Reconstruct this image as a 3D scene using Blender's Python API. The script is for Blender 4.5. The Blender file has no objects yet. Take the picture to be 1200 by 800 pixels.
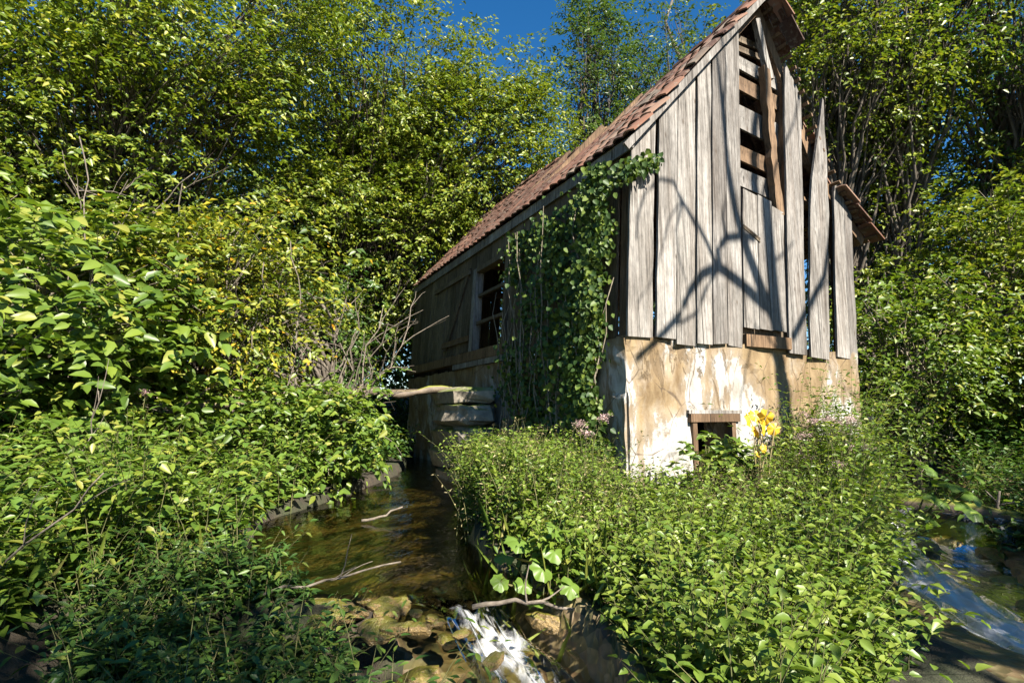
import bpy, math, random
import numpy as np
from mathutils import Matrix, Vector

# ------------------------------------------------------------------ camera, sky, sun, exposure
scene = bpy.context.scene
R = math.radians
cam_d = bpy.data.cameras.new('camera'); cam = bpy.data.objects.new('camera', cam_d)
scene.collection.objects.link(cam); scene.camera = cam
cam_d.sensor_width = 36.0; cam_d.lens = 36.0 * 633.0 / 1200.0
cam_d.clip_start = 0.05; cam_d.clip_end = 2000
cam.location = (0, 0, 1.6); cam.rotation_euler = (R(90 + 7.47), 0, 0)

SUN_AZ, SUN_EL = 145.5, 41.0          # azimuth clockwise from +Y
S = np.array([math.sin(R(SUN_AZ)) * math.cos(R(SUN_EL)), math.cos(R(SUN_AZ)) * math.cos(R(SUN_EL)), math.sin(R(SUN_EL))])
world = bpy.data.worlds.new('World'); scene.world = world; world.use_nodes = True
wn = world.node_tree
sky = wn.nodes.new('ShaderNodeTexSky'); sky.sky_type = 'NISHITA'; sky.sun_disc = False
sky.sun_elevation = R(SUN_EL); sky.sun_rotation = R(SUN_AZ)
sky.air_density = 1.0; sky.dust_density = 0.0; sky.ozone_density = 2.2; sky.altitude = 600
bg = wn.nodes['Background']; bg.inputs['Strength'].default_value = 0.05
hs = wn.nodes.new('ShaderNodeHueSaturation'); hs.inputs['Saturation'].default_value = 1.35
wn.links.new(sky.outputs[0], hs.inputs['Color']); wn.links.new(hs.outputs[0], bg.inputs['Color'])
sun_d = bpy.data.lights.new('sun', 'SUN'); sun_d.energy = 5.0; sun_d.angle = R(0.55); sun_d.color = (1.0, 0.93, 0.82)
sun = bpy.data.objects.new('sun', sun_d); scene.collection.objects.link(sun)
sun.rotation_euler = Vector(S).to_track_quat('Z', 'Y').to_euler(); sun.location = (10, -10, 20)
scene.view_settings.view_transform = 'Standard'; scene.view_settings.look = 'None'
scene.view_settings.exposure = 1.9; scene.view_settings.gamma = 1.0
scene.cycles.max_bounces = 5; scene.cycles.transparent_max_bounces = 12
scene.cycles.diffuse_bounces = 1; scene.cycles.transmission_bounces = 2; scene.cycles.glossy_bounces = 2

COL = scene.collection
rng = np.random.default_rng(7)

# ------------------------------------------------------------------ helpers
def tag(o, label=None, cat=None, group=None, kind=None):
    if label: o['label'] = label
    if cat: o['category'] = cat
    if group: o['group'] = group
    if kind: o['kind'] = kind
    return o

def empty(name, loc, rz=0.0):
    o = bpy.data.objects.new(name, None); COL.objects.link(o)
    o.location = [float(c) for c in loc]; o.rotation_euler = (0, 0, rz); o.empty_display_size = 0.2
    return o

def link(name, me, mat, parent=None):
    if mat is not None and not me.materials: me.materials.append(mat)
    o = bpy.data.objects.new(name, me); COL.objects.link(o)
    if parent is not None: o.parent = parent
    return o

def mesh_np(name, V, F, smooth=False):
    """V (n,3); F (m,k) faces of one size"""
    me = bpy.data.meshes.new(name)
    V = np.ascontiguousarray(V, dtype=np.float32); F = np.ascontiguousarray(F, dtype=np.int32)
    m, k = F.shape
    me.vertices.add(len(V)); me.vertices.foreach_set('co', V.ravel())
    me.loops.add(m * k); me.loops.foreach_set('vertex_index', F.ravel())
    me.polygons.add(m); me.polygons.foreach_set('loop_start', np.arange(0, m * k, k, dtype=np.int32))
    if smooth: me.polygons.foreach_set('use_smooth', np.ones(m, dtype=bool))
    me.update(calc_edges=True)
    return me

class MB:
    """collects loose geometry; build() links ONE mesh object"""
    def __init__(s): s.v = []; s.f = []
    def add(s, vs, fs):
        n = len(s.v); s.v += [tuple(map(float, p)) for p in vs]; s.f += [tuple(i + n for i in f) for f in fs]
    def box(s, x0, x1, y0, y1, z0, z1, fn=None):
        vs = [(x, y, z) for z in (z0, z1) for y in (y0, y1) for x in (x0, x1)]
        if fn: vs = [fn(*p) for p in vs]
        s.add(vs, [(0, 2, 3, 1), (4, 5, 7, 6), (0, 1, 5, 4), (2, 6, 7, 3), (0, 4, 6, 2), (1, 3, 7, 5)])
    def tube(s, pts, rad, n=6, cap=True):
        pts = [np.asarray(p, float) for p in pts]; k = len(pts); vs = []
        ref = np.array([0.31, 0.17, 0.93])
        for i, p in enumerate(pts):
            t = pts[min(i + 1, k - 1)] - pts[max(i - 1, 0)]; t /= (np.linalg.norm(t) + 1e-9)
            r = ref if abs(np.dot(t, ref)) < .95 else np.array([1., 0, 0])
            a = np.cross(t, r); a /= np.linalg.norm(a); b = np.cross(t, a)
            rr = rad[i] if hasattr(rad, '__len__') else rad
            for j in range(n):
                an = 2 * math.pi * j / n; vs.append(p + rr * (a * math.cos(an) + b * math.sin(an)))
        fs = [(i * n + j, i * n + (j + 1) % n, (i + 1) * n + (j + 1) % n, (i + 1) * n + j) for i in range(k - 1) for j in range(n)]
        if cap: fs += [tuple(range(n - 1, -1, -1)), tuple((k - 1) * n + j for j in range(n))]
        s.add(vs, fs)
    def build(s, name, mat, parent=None, smooth=False, off=(0, 0, 0)):
        me = bpy.data.meshes.new(name)
        me.from_pydata([(p[0] - off[0], p[1] - off[1], p[2] - off[2]) for p in s.v], [], s.f)
        if smooth: me.polygons.foreach_set('use_smooth', [True] * len(me.polygons))
        me.update()
        return link(name, me, mat, parent)

def unit(a): return a / (np.linalg.norm(a, axis=-1, keepdims=True) + 1e-9)

def leaf_mesh(name, P, D, N, L, W, fold=0.25, droop=0.15, shape=2):
    """many leaves as one mesh. P base, D direction, N normal-ish, L length, W width"""
    D = unit(D); sd = unit(np.cross(D, N)); N = np.cross(sd, D); n = len(P)
    L = np.broadcast_to(np.asarray(L, float), (n,))[:, None]; W = np.broadcast_to(np.asarray(W, float), (n,))[:, None]
    def pt(t, w, up): return P + D * (L * t) + sd * (W * w) + N * (up)
    if shape == 2:
        vs = np.stack([P, pt(.42, .5, W * fold), pt(1, 0, -L * droop), pt(.42, -.5, W * fold)], 1).reshape(-1, 3)
        b = (np.arange(n) * 4)[:, None]
        F = np.concatenate([b + np.array([0, 2, 1]), b + np.array([0, 3, 2])], 0)
    elif shape == 8:
        def q(t, w): return pt(t, w, W * fold * abs(w) * 2 - L * droop * t * t)
        vs = np.stack([q(0, 0), q(.35, 0), q(.68, 0), q(1, 0), q(.12, .30), q(.38, .5), q(.70, .33), q(.12, -.30), q(.38, -.5), q(.70, -.33)], 1).reshape(-1, 3)
        b = (np.arange(n) * 10)[:, None]
        F = np.concatenate([b + np.array(f) for f in ((0, 5, 4), (0, 1, 5), (1, 6, 5), (1, 2, 6), (2, 3, 6), (0, 7, 8), (0, 8, 1), (1, 8, 9), (1, 9, 2), (2, 9, 3))], 0)
    else:
        vs = np.stack([P, pt(.25, .46, W * fold), pt(.62, .38, W * fold * .6 - L * droop * .4), pt(1, 0, -L * droop),
                       pt(.62, -.38, W * fold * .6 - L * droop * .4), pt(.25, -.46, W * fold)], 1).reshape(-1, 3)
        b = (np.arange(n) * 6)[:, None]
        F = np.concatenate([b + np.array([0, 3, 2, 1]), b + np.array([0, 5, 4, 3])], 0)
    return mesh_np(name, vs, F)

# ------------------------------------------------------------------ materials
def nodes(name):
    m = bpy.data.materials.new(name); m.use_nodes = True; t = m.node_tree
    return m, t, t.nodes['Principled BSDF'], t.nodes['Material Output']
def N_(t, kind, **kw):
    n = t.nodes.new('ShaderNode' + kind)
    for k, v in kw.items():
        if k in n.inputs: n.inputs[k].default_value = v
        else: setattr(n, k, v)
    return n
def ramp(t, src, stops, interp='LINEAR'):
    r = t.nodes.new('ShaderNodeValToRGB'); r.color_ramp.interpolation = interp
    e = r.color_ramp.elements
    while len(e) < len(stops): e.new(0.5)
    for q, (p, c) in zip(e, stops):
        q.position = p; q.color = (*c, 1) if len(c) == 3 else c
    t.links.new(src, r.inputs[0]); return r
def mix(t, a, b, fac, mode='MIX'):
    m = t.nodes.new('ShaderNodeMix'); m.data_type = 'RGBA'; m.blend_type = mode
    for s, i in ((fac, 0), (a, 6), (b, 7)):
        if isinstance(s, (int, float)): m.inputs[i].default_value = s
        elif isinstance(s, tuple): m.inputs[i].default_value = (*s, 1)
        else: t.links.new(s, m.inputs[i])
    return m.outputs[2]
def coords(t, scale=(1, 1, 1), out='Object', rnd=0.0):
    c = t.nodes.new('ShaderNodeTexCoord'); mp = t.nodes.new('ShaderNodeMapping'); mp.inputs['Scale'].default_value = scale
    t.links.new(c.outputs[out], mp.inputs[0])
    if rnd:
        oi = t.nodes.new('ShaderNodeObjectInfo'); mu = N_(t, 'Math', operation='MULTIPLY'); mu.inputs[1].default_value = rnd
        t.links.new(oi.outputs['Random'], mu.inputs[0]); t.links.new(mu.outputs[0], mp.inputs['Location'])
    return mp.outputs[0]
def noise(t, vec, scale, detail=4, rough=.55, dist=0.0):
    n = N_(t, 'TexNoise', Scale=scale, Detail=detail, Roughness=rough, Distortion=dist); t.links.new(vec, n.inputs['Vector']); return n.outputs['Fac']
def bump(t, b, h, strength=.5, dist=.02):
    n = N_(t, 'Bump', Strength=strength, Distance=dist); t.links.new(h, n.inputs['Height']); t.links.new(n.outputs[0], b.inputs['Normal'])

def leaf_mat(name, stops, transl=.30, tcol=(1.1, 1.2, .45), rough=.42, spec=.4):
    m, t, b, out = nodes(name)
    g = t.nodes.new('ShaderNodeNewGeometry')
    c = ramp(t, g.outputs['Random Per Island'], stops).outputs[0]
    tx = noise(t, coords(t), 1.1, 2)
    c = mix(t, c, mix(t, c, (.75, .82, .8), 1.0, 'MULTIPLY'), tx)
    t.links.new(c, b.inputs['Base Color']); b.inputs['Roughness'].default_value = rough; b.inputs['Specular IOR Level'].default_value = spec
    tr = t.nodes.new('ShaderNodeBsdfTranslucent'); t.links.new(mix(t, c, tcol, 1.0, 'MULTIPLY'), tr.inputs['Color'])
    ms = t.nodes.new('ShaderNodeMixShader'); ms.inputs[0].default_value = transl
    t.links.new(b.outputs[0], ms.inputs[1]); t.links.new(tr.outputs[0], ms.inputs[2]); t.links.new(ms.outputs[0], out.inputs['Surface'])
    return m
GREEN_TREE = [(0, (.070, .110, .015)), (.4, (.135, .18, .022)), (.8, (.21, .24, .027)), (1, (.30, .28, .04))]
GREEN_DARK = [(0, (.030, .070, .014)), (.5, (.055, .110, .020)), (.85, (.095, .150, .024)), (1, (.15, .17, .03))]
GREEN_HERB = [(0, (.062, .110, .016)), (.5, (.115, .175, .022)), (.85, (.175, .225, .028)), (1, (.26, .25, .05))]
GREEN_YEL = [(0, (.09, .13, .016)), (.5, (.17, .20, .022)), (.9, (.26, .25, .03)), (.97, (.45, .33, .03)), (1, (.5, .24, .02))]
GREEN_FAR = [(0, (.045, .085, .022)), (.5, (.075, .125, .030)), (1, (.13, .165, .04))]
M = {}
M['leaf_tree'] = leaf_mat('broadleaf_foliage', GREEN_TREE)
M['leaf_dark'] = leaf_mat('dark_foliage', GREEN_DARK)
M['leaf_herb'] = leaf_mat('herb_foliage', GREEN_HERB, transl=.33)
M['leaf_mint'] = leaf_mat('mint_foliage', [(0, (.085, .14, .02)), (.5, (.14, .20, .028)), (1, (.21, .25, .04))], transl=.33)
M['leaf_yel'] = leaf_mat('yellowing_foliage', GREEN_YEL)
M['leaf_far'] = leaf_mat('far_foliage', GREEN_FAR)
M['leaf_ivy'] = leaf_mat('ivy_foliage', [(0, (.025, .055, .013)), (.55, (.055, .095, .02)), (1, (.15, .19, .03))], transl=.22, rough=.5, spec=.25)
M['leaf_big'] = leaf_mat('butterbur_leaf', [(0, (.085, .155, .022)), (1, (.15, .22, .035))], transl=.33)
M['leaf_orange'] = leaf_mat('wilting_orange_leaf', [(0, (.75, .36, .02)), (.6, (.8, .48, .04)), (1, (.55, .42, .04))], transl=.35, tcol=(1.1, 1, .6))
M['grass'] = leaf_mat('grass_blade', [(0, (.09, .15, .02)), (.7, (.2, .22, .04)), (1, (.38, .32, .12))])
M['dry'] = leaf_mat('dry_stalk', [(0, (.25, .19, .09)), (1, (.42, .34, .18))], transl=.15, tcol=(1, 1, 1))
M['flower'] = leaf_mat('pale_pink_flower', [(0, (.50, .30, .32)), (.6, (.62, .45, .42)), (1, (.45, .30, .24))], transl=.3, tcol=(1, 1, 1))

def simple(name, c1, c2, scale, rough=.85, bstr=.5, bdist=.02, stretch=(1, 1, 1), rnd=0.0, spec=.3):
    m, t, b, out = nodes(name)
    v = coords(t, stretch, rnd=rnd); n = noise(t, v, scale, 6, .6)
    t.links.new(ramp(t, n, [(.3, c1), (.7, c2)]).outputs[0], b.inputs['Base Color'])
    b.inputs['Roughness'].default_value = rough; b.inputs['Specular IOR Level'].default_value = spec
    bump(t, b, n, bstr, bdist); return m
M['bark'] = simple('bark', (.035, .027, .02), (.13, .11, .085), 14, stretch=(1, 1, .25), bstr=.8)
M['twig'] = simple('dry_twig', (.075, .06, .045), (.19, .16, .125), 30, bstr=.3)
M['vine'] = simple('vine_stem', (.10, .085, .06), (.26, .22, .16), 25, bstr=.3)
M['stem'] = simple('green_stem', (.05, .07, .02), (.14, .12, .05), 20, bstr=.1)

def wood(name, dark, light, brown, rnd=9.0):
    m, t, b, out = nodes(name)
    v = coords(t, (1, 1, 1), rnd=rnd)
    vg = coords(t, (75, 75, 1.1), rnd=rnd)
    g = noise(t, vg, 1.0, 6, .62, .6)
    vb = coords(t, (9, 9, .7), rnd=rnd); big = noise(t, vb, 1.0, 4, .6, .3)
    base = ramp(t, g, [(.30, dark), (.55, light), (.75, tuple(min(1, c * 1.18) for c in light))]).outputs[0]
    st = ramp(t, big, [(.42, (0, 0, 0)), (.72, (1, 1, 1))]).outputs[0]
    c = mix(t, base, brown, mix(t, (0, 0, 0), (.55, .55, .55), st))
    oi = t.nodes.new('ShaderNodeObjectInfo')
    c = mix(t, c, ramp(t, oi.outputs['Random'], [(0, (.72, .70, .68)), (.5, (.95, .93, .90)), (1, (1.12, 1.1, 1.06))]).outputs[0], 1.0, 'MULTIPLY')
    zone = noise(t, coords(t, (2.2, 2.2, .8), rnd=rnd), 1.0, 5, .6)
    c = mix(t, c, ramp(t, zone, [(.3, (.62, .60, .58)), (.5, (.95, .94, .93)), (.68, (1.3, 1.3, 1.3))]).outputs[0], 1.0, 'MULTIPLY')
    vo = N_(t, 'TexVoronoi', Scale=1.0, feature='F1'); t.links.new(coords(t, (7, 7, 2.3), rnd=rnd), vo.inputs['Vector'])
    kn = ramp(t, vo.outputs['Distance'], [(.04, (1, 1, 1)), (.10, (0, 0, 0))]).outputs[0]
    c = mix(t, c, (.06, .04, .025), mix(t, (0, 0, 0), (.7, .7, .7), kn))
    ck = noise(t, coords(t, (26, 26, .32), rnd=rnd), 1.0, 5, .6, .25)      # drying checks
    ckm = ramp(t, ck, [(.355, (1, 1, 1)), (.385, (0, 0, 0))]).outputs[0]
    c = mix(t, c, (.02, .016, .012), mix(t, (0, 0, 0), (.8, .8, .8), ckm))
    spk = noise(t, coords(t, (30, 30, 9), rnd=rnd), 1.0, 6, .7)
    c = mix(t, c, ramp(t, spk, [(.3, (.6, .6, .6)), (.6, (1.05, 1.05, 1.05))]).outputs[0], 1.0, 'MULTIPLY')
    t.links.new(c, b.inputs['Base Color']); b.inputs['Roughness'].default_value = .82; b.inputs['Specular IOR Level'].default_value = .25
    bump(t, b, mix(t, g, (0, 0, 0), ckm), .7, .010); return m
M['plank'] = wood('weathered_grey_plank', (.045, .041, .037), (.25, .241, .229), (.085, .064, .048))
M['plank_dark'] = wood('old_brown_plank', (.035, .027, .018), (.15, .12, .085), (.07, .048, .03))
M['beam'] = wood('brown_beam', (.05, .03, .017), (.19, .125, .075), (.07, .04, .02))

def plaster():
    m, t, b, out = nodes('peeling_plaster')
    v = coords(t); vs = coords(t, (1, 1, .45))
    a = noise(t, vs, 1.7, 10, .66, .35); d = noise(t, vs, 6.5, 8, .65, .3); f = noise(t, v, 40, 5, .6)
    ca = noise(t, coords(t, (1, 1, .35)), 3.6, 9, .68, .5)
    sp = t.nodes.new('ShaderNodeSeparateXYZ'); t.links.new(v, sp.inputs[0])
    zz_ = N_(t, 'Math', operation='MULTIPLY_ADD'); zz_.inputs[1].default_value = .10; zz_.inputs[2].default_value = -.17; t.links.new(sp.outputs['Z'], zz_.inputs[0])
    az = N_(t, 'Math', operation='ADD'); t.links.new(a, az.inputs[0]); t.links.new(zz_.outputs[0], az.inputs[1]); a = az.outputs[0]
    white = mix(t, (.34, .328, .305), (.22, .20, .17), ramp(t, d, [(.45, (0, 0, 0)), (.7, (1, 1, 1))]).outputs[0])
    ochre = mix(t, (.21, .155, .088), (.11, .072, .038), ramp(t, d, [(.38, (0, 0, 0)), (.68, (1, 1, 1))]).outputs[0])
    mask = ramp(t, a, [(.445, (0, 0, 0)), (.475, (.75, .75, .75)), (.56, (1, 1, 1))]).outputs[0]
    c = mix(t, white, ochre, mask)
    m2 = ramp(t, ca, [(.585, (0, 0, 0)), (.615, (.85, .85, .85))]).outputs[0]
    c = mix(t, c, (.12, .085, .05), m2)
    # green-grey speckle stain over the whole wall
    c = mix(t, c, (.9, .92, .88), mix(t, (0, 0, 0), (.35, .35, .35), ramp(t, f, [(.55, (0, 0, 0)), (.75, (1, 1, 1))]).outputs[0]), 'MULTIPLY')
    vo = N_(t, 'TexVoronoi', Scale=2.1, feature='DISTANCE_TO_EDGE'); t.links.new(coords(t, (1, 1, .7)), vo.inputs['Vector'])
    wob = noise(t, v, 6, 4)
    mu = N_(t, 'Math', operation='MULTIPLY_ADD'); mu.inputs[1].default_value = .05; t.links.new(wob, mu.inputs[0]); t.links.new(vo.outputs['Distance'], mu.inputs[2])
    ck = ramp(t, mu.outputs[0], [(.026, (1, 1, 1)), (.034, (0, 0, 0))]).outputs[0]
    c = mix(t, c, (.07, .05, .035), mix(t, (0, 0, 0), (.8, .8, .8), ck))
    t.links.new(c, b.inputs['Base Color']); b.inputs['Roughness'].default_value = .93; b.inputs['Specular IOR Level'].default_value = .15
    h = mix(t, mix(t, (1, 1, 1), (.55, .55, .55), mask), (0, 0, 0), m2); h2 = mix(t, h, f, .22)
    bump(t, b, h2, .8, .02); return m
M['plaster'] = plaster()

def tilemat():
    m, t, b, out = nodes('red_clay_tile')
    v = coords(t, rnd=20.0); oi = t.nodes.new('ShaderNodeObjectInfo')
    g = t.nodes.new('ShaderNodeNewGeometry')
    c0 = ramp(t, oi.outputs['Random'], [(0, (.045, .026, .02)), (.35, (.105, .052, .035)), (.6, (.16, .078, .05)), (.8, (.19, .12, .085)), (.9, (.09, .075, .06)), (1, (.22, .17, .13))]).outputs[0]
    c1 = ramp(t, g.outputs['Random Per Island'], [(0, (.5, .5, .52)), (.6, (1.0, .97, .95)), (1, (1.5, 1.45, 1.4))]).outputs[0]
    c = mix(t, c0, c1, 1.0, 'MULTIPLY')
    n = noise(t, v, 16, 6, .65)
    c = mix(t, c, (.16, .14, .11), ramp(t, n, [(.52, (0, 0, 0)), (.68, (.8, .8, .8))]).outputs[0])
    t.links.new(c, b.inputs['Base Color']); b.inputs['Roughness'].default_value = .85; b.inputs['Specular IOR Level'].default_value = .25
    bump(t, b, n, .4, .006); return m
M['tile'] = tilemat()

def stone_mat(name, c1, c2, moss):
    m, t, b, out = nodes(name)
    v = coords(t, rnd=9.0); n = noise(t, v, 7, 7, .6); k = noise(t, v, 2.2, 4, .6)
    g = t.nodes.new('ShaderNodeNewGeometry'); sp = t.nodes.new('ShaderNodeSeparateXYZ'); t.links.new(g.outputs['Normal'], sp.inputs[0])
    c = ramp(t, n, [(.3, c1), (.7, c2)]).outputs[0]
    ad = N_(t, 'Math', operation='MULTIPLY'); t.links.new(sp.outputs['Z'], ad.inputs[0]); t.links.new(k, ad.inputs[1])
    c = mix(t, c, moss, ramp(t, ad.outputs[0], [(.28, (0, 0, 0)), (.45, (1, 1, 1))]).outputs[0])
    t.links.new(c, b.inputs['Base Color']); b.inputs['Roughness'].default_value = .7
    bump(t, b, n, .7, .03); return m
M['stone'] = stone_mat('mossy_stone', (.10, .085, .065), (.30, .26, .20), (.10, .12, .025))
M['wet_stone'] = stone_mat('wet_golden_stone', (.07, .048, .02), (.28, .19, .075), (.13, .12, .02))
M['wet_stone'].node_tree.nodes['Principled BSDF'].inputs['Roughness'].default_value = .32
M['moss_log'] = stone_mat('mossy_log', (.06, .045, .03), (.16, .12, .08), (.16, .17, .02))

def ground_mat():
    m, t, b, out = nodes('damp_soil_and_litter')
    v = coords(t); n = noise(t, v, 9, 8, .65); k = noise(t, v, 1.4, 5, .6); f = noise(t, v, 60, 4, .6)
    c = ramp(t, n, [(.3, (.014, .010, .006)), (.55, (.035, .026, .015)), (.75, (.07, .052, .03))]).outputs[0]
    c = mix(t, c, (.025, .035, .009), ramp(t, k, [(.45, (0, 0, 0)), (.6, (.8, .8, .8))]).outputs[0])
    t.links.new(c, b.inputs['Base Color']); b.inputs['Roughness'].default_value = .9
    bump(t, b, mix(t, n, f, .4), .9, .05); return m
M['ground'] = ground_mat()
def bed_mat():
    m, t, b, out = nodes('stream_bed_gravel')
    v = coords(t); n = noise(t, v, 6, 8, .65)
    vo = N_(t, 'TexVoronoi', Scale=17.0); t.links.new(v, vo.inputs['Vector'])
    c = ramp(t, n, [(.3, (.045, .034, .014)), (.55, (.11, .082, .032)), (.75, (.19, .145, .062))]).outputs[0]
    c = mix(t, c, vo.outputs['Color'], .22, 'MULTIPLY')
    t.links.new(c, b.inputs['Base Color']); b.inputs['Roughness'].default_value = .6
    bump(t, b, vo.outputs['Distance'], .7, .03); return m
M['bed'] = bed_mat()

def water_mat(name, tint, foam=None, flow=(3, 22), wscale=9.0, bst=.25, uv=True):
    m, t, b, out = nodes(name); t.nodes.remove(b)
    v = coords(t, (1, .45, 1)) if not uv else coords(t, (flow[1] * .5, flow[0], 1), 'UV')
    n = noise(t, v, wscale if not uv else 1.0, 4, .55, .8)
    bp = N_(t, 'Bump', Strength=bst, Distance=.03); t.links.new(n, bp.inputs['Height'])
    fr = N_(t, 'Fresnel', IOR=1.33); t.links.new(bp.outputs[0], fr.inputs['Normal'])
    tr = t.nodes.new('ShaderNodeBsdfTransparent'); tr.inputs[0].default_value = (*tint, 1)
    gl = N_(t, 'BsdfGlossy', Roughness=.04); t.links.new(bp.outputs[0], gl.inputs['Normal'])
    ms = t.nodes.new('ShaderNodeMixShader'); t.links.new(fr.outputs[0], ms.inputs[0]); t.links.new(tr.outputs[0], ms.inputs[1]); t.links.new(gl.outputs[0], ms.inputs[2])
    o = ms.outputs[0]
    if foam:
        fv = coords(t, (flow[1], flow[0], 1), 'UV'); fn = noise(t, fv, 1.0, 6, .62, .5)
        fv2 = coords(t, (flow[1] * .22, flow[0] * .5, 1), 'UV'); fn2 = noise(t, fv2, 1.0, 3, .5, .3)
        at = t.nodes.new('ShaderNodeAttribute'); at.attribute_name = 'foam'
        a1 = N_(t, 'Math', operation='MULTIPLY_ADD'); a1.inputs[1].default_value = .8; t.links.new(fn2, a1.inputs[0]); t.links.new(fn, a1.inputs[2])
        a2 = N_(t, 'Math', operation='MULTIPLY_ADD'); a2.inputs[1].default_value = 1.0; t.links.new(at.outputs['Fac'], a2.inputs[0]); t.links.new(a1.outputs[0], a2.inputs[2])
        a3 = N_(t, 'Math', operation='MULTIPLY'); a3.inputs[1].default_value = .5; t.links.new(a2.outputs[0], a3.inputs[0])
        fm = ramp(t, a3.outputs[0], [(foam[0], (0, 0, 0)), (foam[1], (1, 1, 1))]).outputs[0]
        df = N_(t, 'BsdfDiffuse'); df.inputs[0].default_value = (.55, .555, .55, 1); t.links.new(bp.outputs[0], df.inputs['Normal'])
        m3 = t.nodes.new('ShaderNodeMixShader'); t.links.new(fm, m3.inputs[0]); t.links.new(o, m3.inputs[1]); t.links.new(df.outputs[0], m3.inputs[2]); o = m3.outputs[0]
    t.links.new(o, out.inputs['Surface']); return m
M['water'] = water_mat('stream_water', (.62, .60, .36), uv=False)
M['white_water'] = water_mat('white_water', (.66, .66, .48), foam=(.46, .66), flow=(7, 15), bst=.5)

# ------------------------------------------------------------------ terrain and water
U = np.array([math.cos(R(26.6)), math.sin(R(26.6)), 0.]); Vv = np.array([-U[1], U[0], 0.]); C0 = np.array([1.16, 5.38, 0.])
def W(a, v, z=0.): return C0 + U * a + Vv * v + np.array([0, 0, z])

def seg_dist(X, Y, pts):
    best = np.full(X.shape, 1e9); tt = np.zeros(X.shape)
    tot = 0
    for (x0, y0), (x1, y1) in zip(pts[:-1], pts[1:]):
        dx, dy = x1 - x0, y1 - y0; l2 = dx * dx + dy * dy
        u = np.clip(((X - x0) * dx + (Y - y0) * dy) / l2, 0, 1)
        d = np.hypot(X - x0 - u * dx, Y - y0 - u * dy); mk = d < best
        best = np.where(mk, d, best); tt = np.where(mk, tot + u, tt); tot += 1
    return best, tt
def sstep(e0, e1, x):
    t = np.clip((x - e0) / (e1 - e0), 0, 1); return t * t * (3 - 2 * t)
POOL = [(-1.9, 17), (-1.5, 11), (-1.25, 8.5), (-1.25, 6.6), (-1.3, 5.0), (-1.0, 3.9), (-.35, 3.2)]
POOLW = [.6, .6, .55, .7, 1.0, .95, .4]
LOW = [(-.15, 2.95), (.12, 2.55), (.22, 1.7), (.3, .8), (1.4, -.6), (3.0, -1.5)]
RIGHT = [(6.5, 9.5), (5.0, 6.8), (4.0, 5.4), (3.35, 4.3), (3.15, 3.0), (3.0, .2), (2.6, -4)]
def wob(X, Y): return .5 * np.sin(1.7 * X + .6 * Y) * np.cos(1.3 * Y - .4 * X) + .3 * np.sin(4.1 * X - 2.2 * Y) + .2 * np.sin(3.1 * Y + 7.3 * X + 1)
def terrain(X, Y):
    X = np.asarray(X, float); Y = np.asarray(Y, float); w = wob(X, Y)
    h = .75 + .05 * w
    h = h + .45 * sstep(-2.2, -5, X) + .35 * sstep(-2.2, -4.5, X) * sstep(3.5, 6, Y)       # left bank
    h = h + .5 * sstep(5, 9, X) * sstep(4, 8, Y)                                           # right bank
    r = np.hypot(X, Y); h = h + np.clip(r - 14, 0, 200) * .09
    isl = sstep(0, 1.0, X) * sstep(4.2, 3.0, X) * sstep(5.6, 2.6, Y)
    h = h - .34 * isl - .2 * sstep(.3, 1.2, X) * sstep(3.6, 2.6, X) * sstep(6.2, 5.2, Y) * sstep(2.6, 4.0, Y)
    d, tt = seg_dist(X, Y, POOL); pw = np.interp(tt, range(len(POOLW)), POOLW)
    h = np.minimum(h, .42 + .06 * w + sstep(pw * .75, pw * 1.25 + .12, d) * 2.0)
    fr = sstep(3.02, 2.80, Y) * sstep(-2.5, -1.8, X) * sstep(.4, .0, X); h = h * (1 - fr) + fr * np.minimum(h, .36 + .06 * w)
    dm = sstep(3.55, 3.3, Y) * sstep(-2.3, -1.9, X) * sstep(.25, .0, X); h = h * (1 - dm) + dm * np.minimum(h, .60 + .03 * w)
    d, tt = seg_dist(X, Y, LOW); h = np.minimum(h, .10 + .05 * w + .28 * sstep(.9, 0, tt) + sstep(.22, .62, d) * 2.0)
    rb = sstep(3.2, 3.8, X) * sstep(7.0, 6.0, Y); h = h * (1 - rb) + rb * np.minimum(h, .26 + .16 * np.maximum(0, X - 4.1) + .04 * w)
    d, tt = seg_dist(X, Y, RIGHT); h = np.minimum(h, .0 + .05 * w + .35 * sstep(1.6, .8, tt) + sstep(.42, .80, d) * 2.0)
    return h
def axis(n, inner, outer, c):
    s = np.linspace(-1, 1, n); return c + np.sign(s) * (np.abs(s) * inner + (outer - inner) * np.abs(s) ** 5)
gx = axis(300, 7.5, 110, .5); gy = axis(300, 7.0, 110, 4.5)
X, Y = np.meshgrid(gx, gy); Z = terrain(X, Y)
Vg = np.stack([X, Y, Z], -1).reshape(-1, 3); n = 300
i = (np.arange(n - 1)[:, None] * n + np.arange(n - 1)[None]).ravel()
me = mesh_np('ground', Vg, np.stack([i, i + 1, i + n + 1, i + n], 1), True)
me.materials.append(M['ground']); me.materials.append(M['bed'])
dp, _ = seg_dist(X, Y, POOL); dl, _ = seg_dist(X, Y, LOW); dr, _ = seg_dist(X, Y, RIGHT)
wet = ((Z < .62) & (dp < 1.2) & (Y > 2.95)) | (dl < .45) | (dr < .95)
me.polygons.foreach_set('material_index', wet.reshape(-1)[i].astype(np.int32))
tag(link('ground', me, None), kind='structure')

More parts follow.
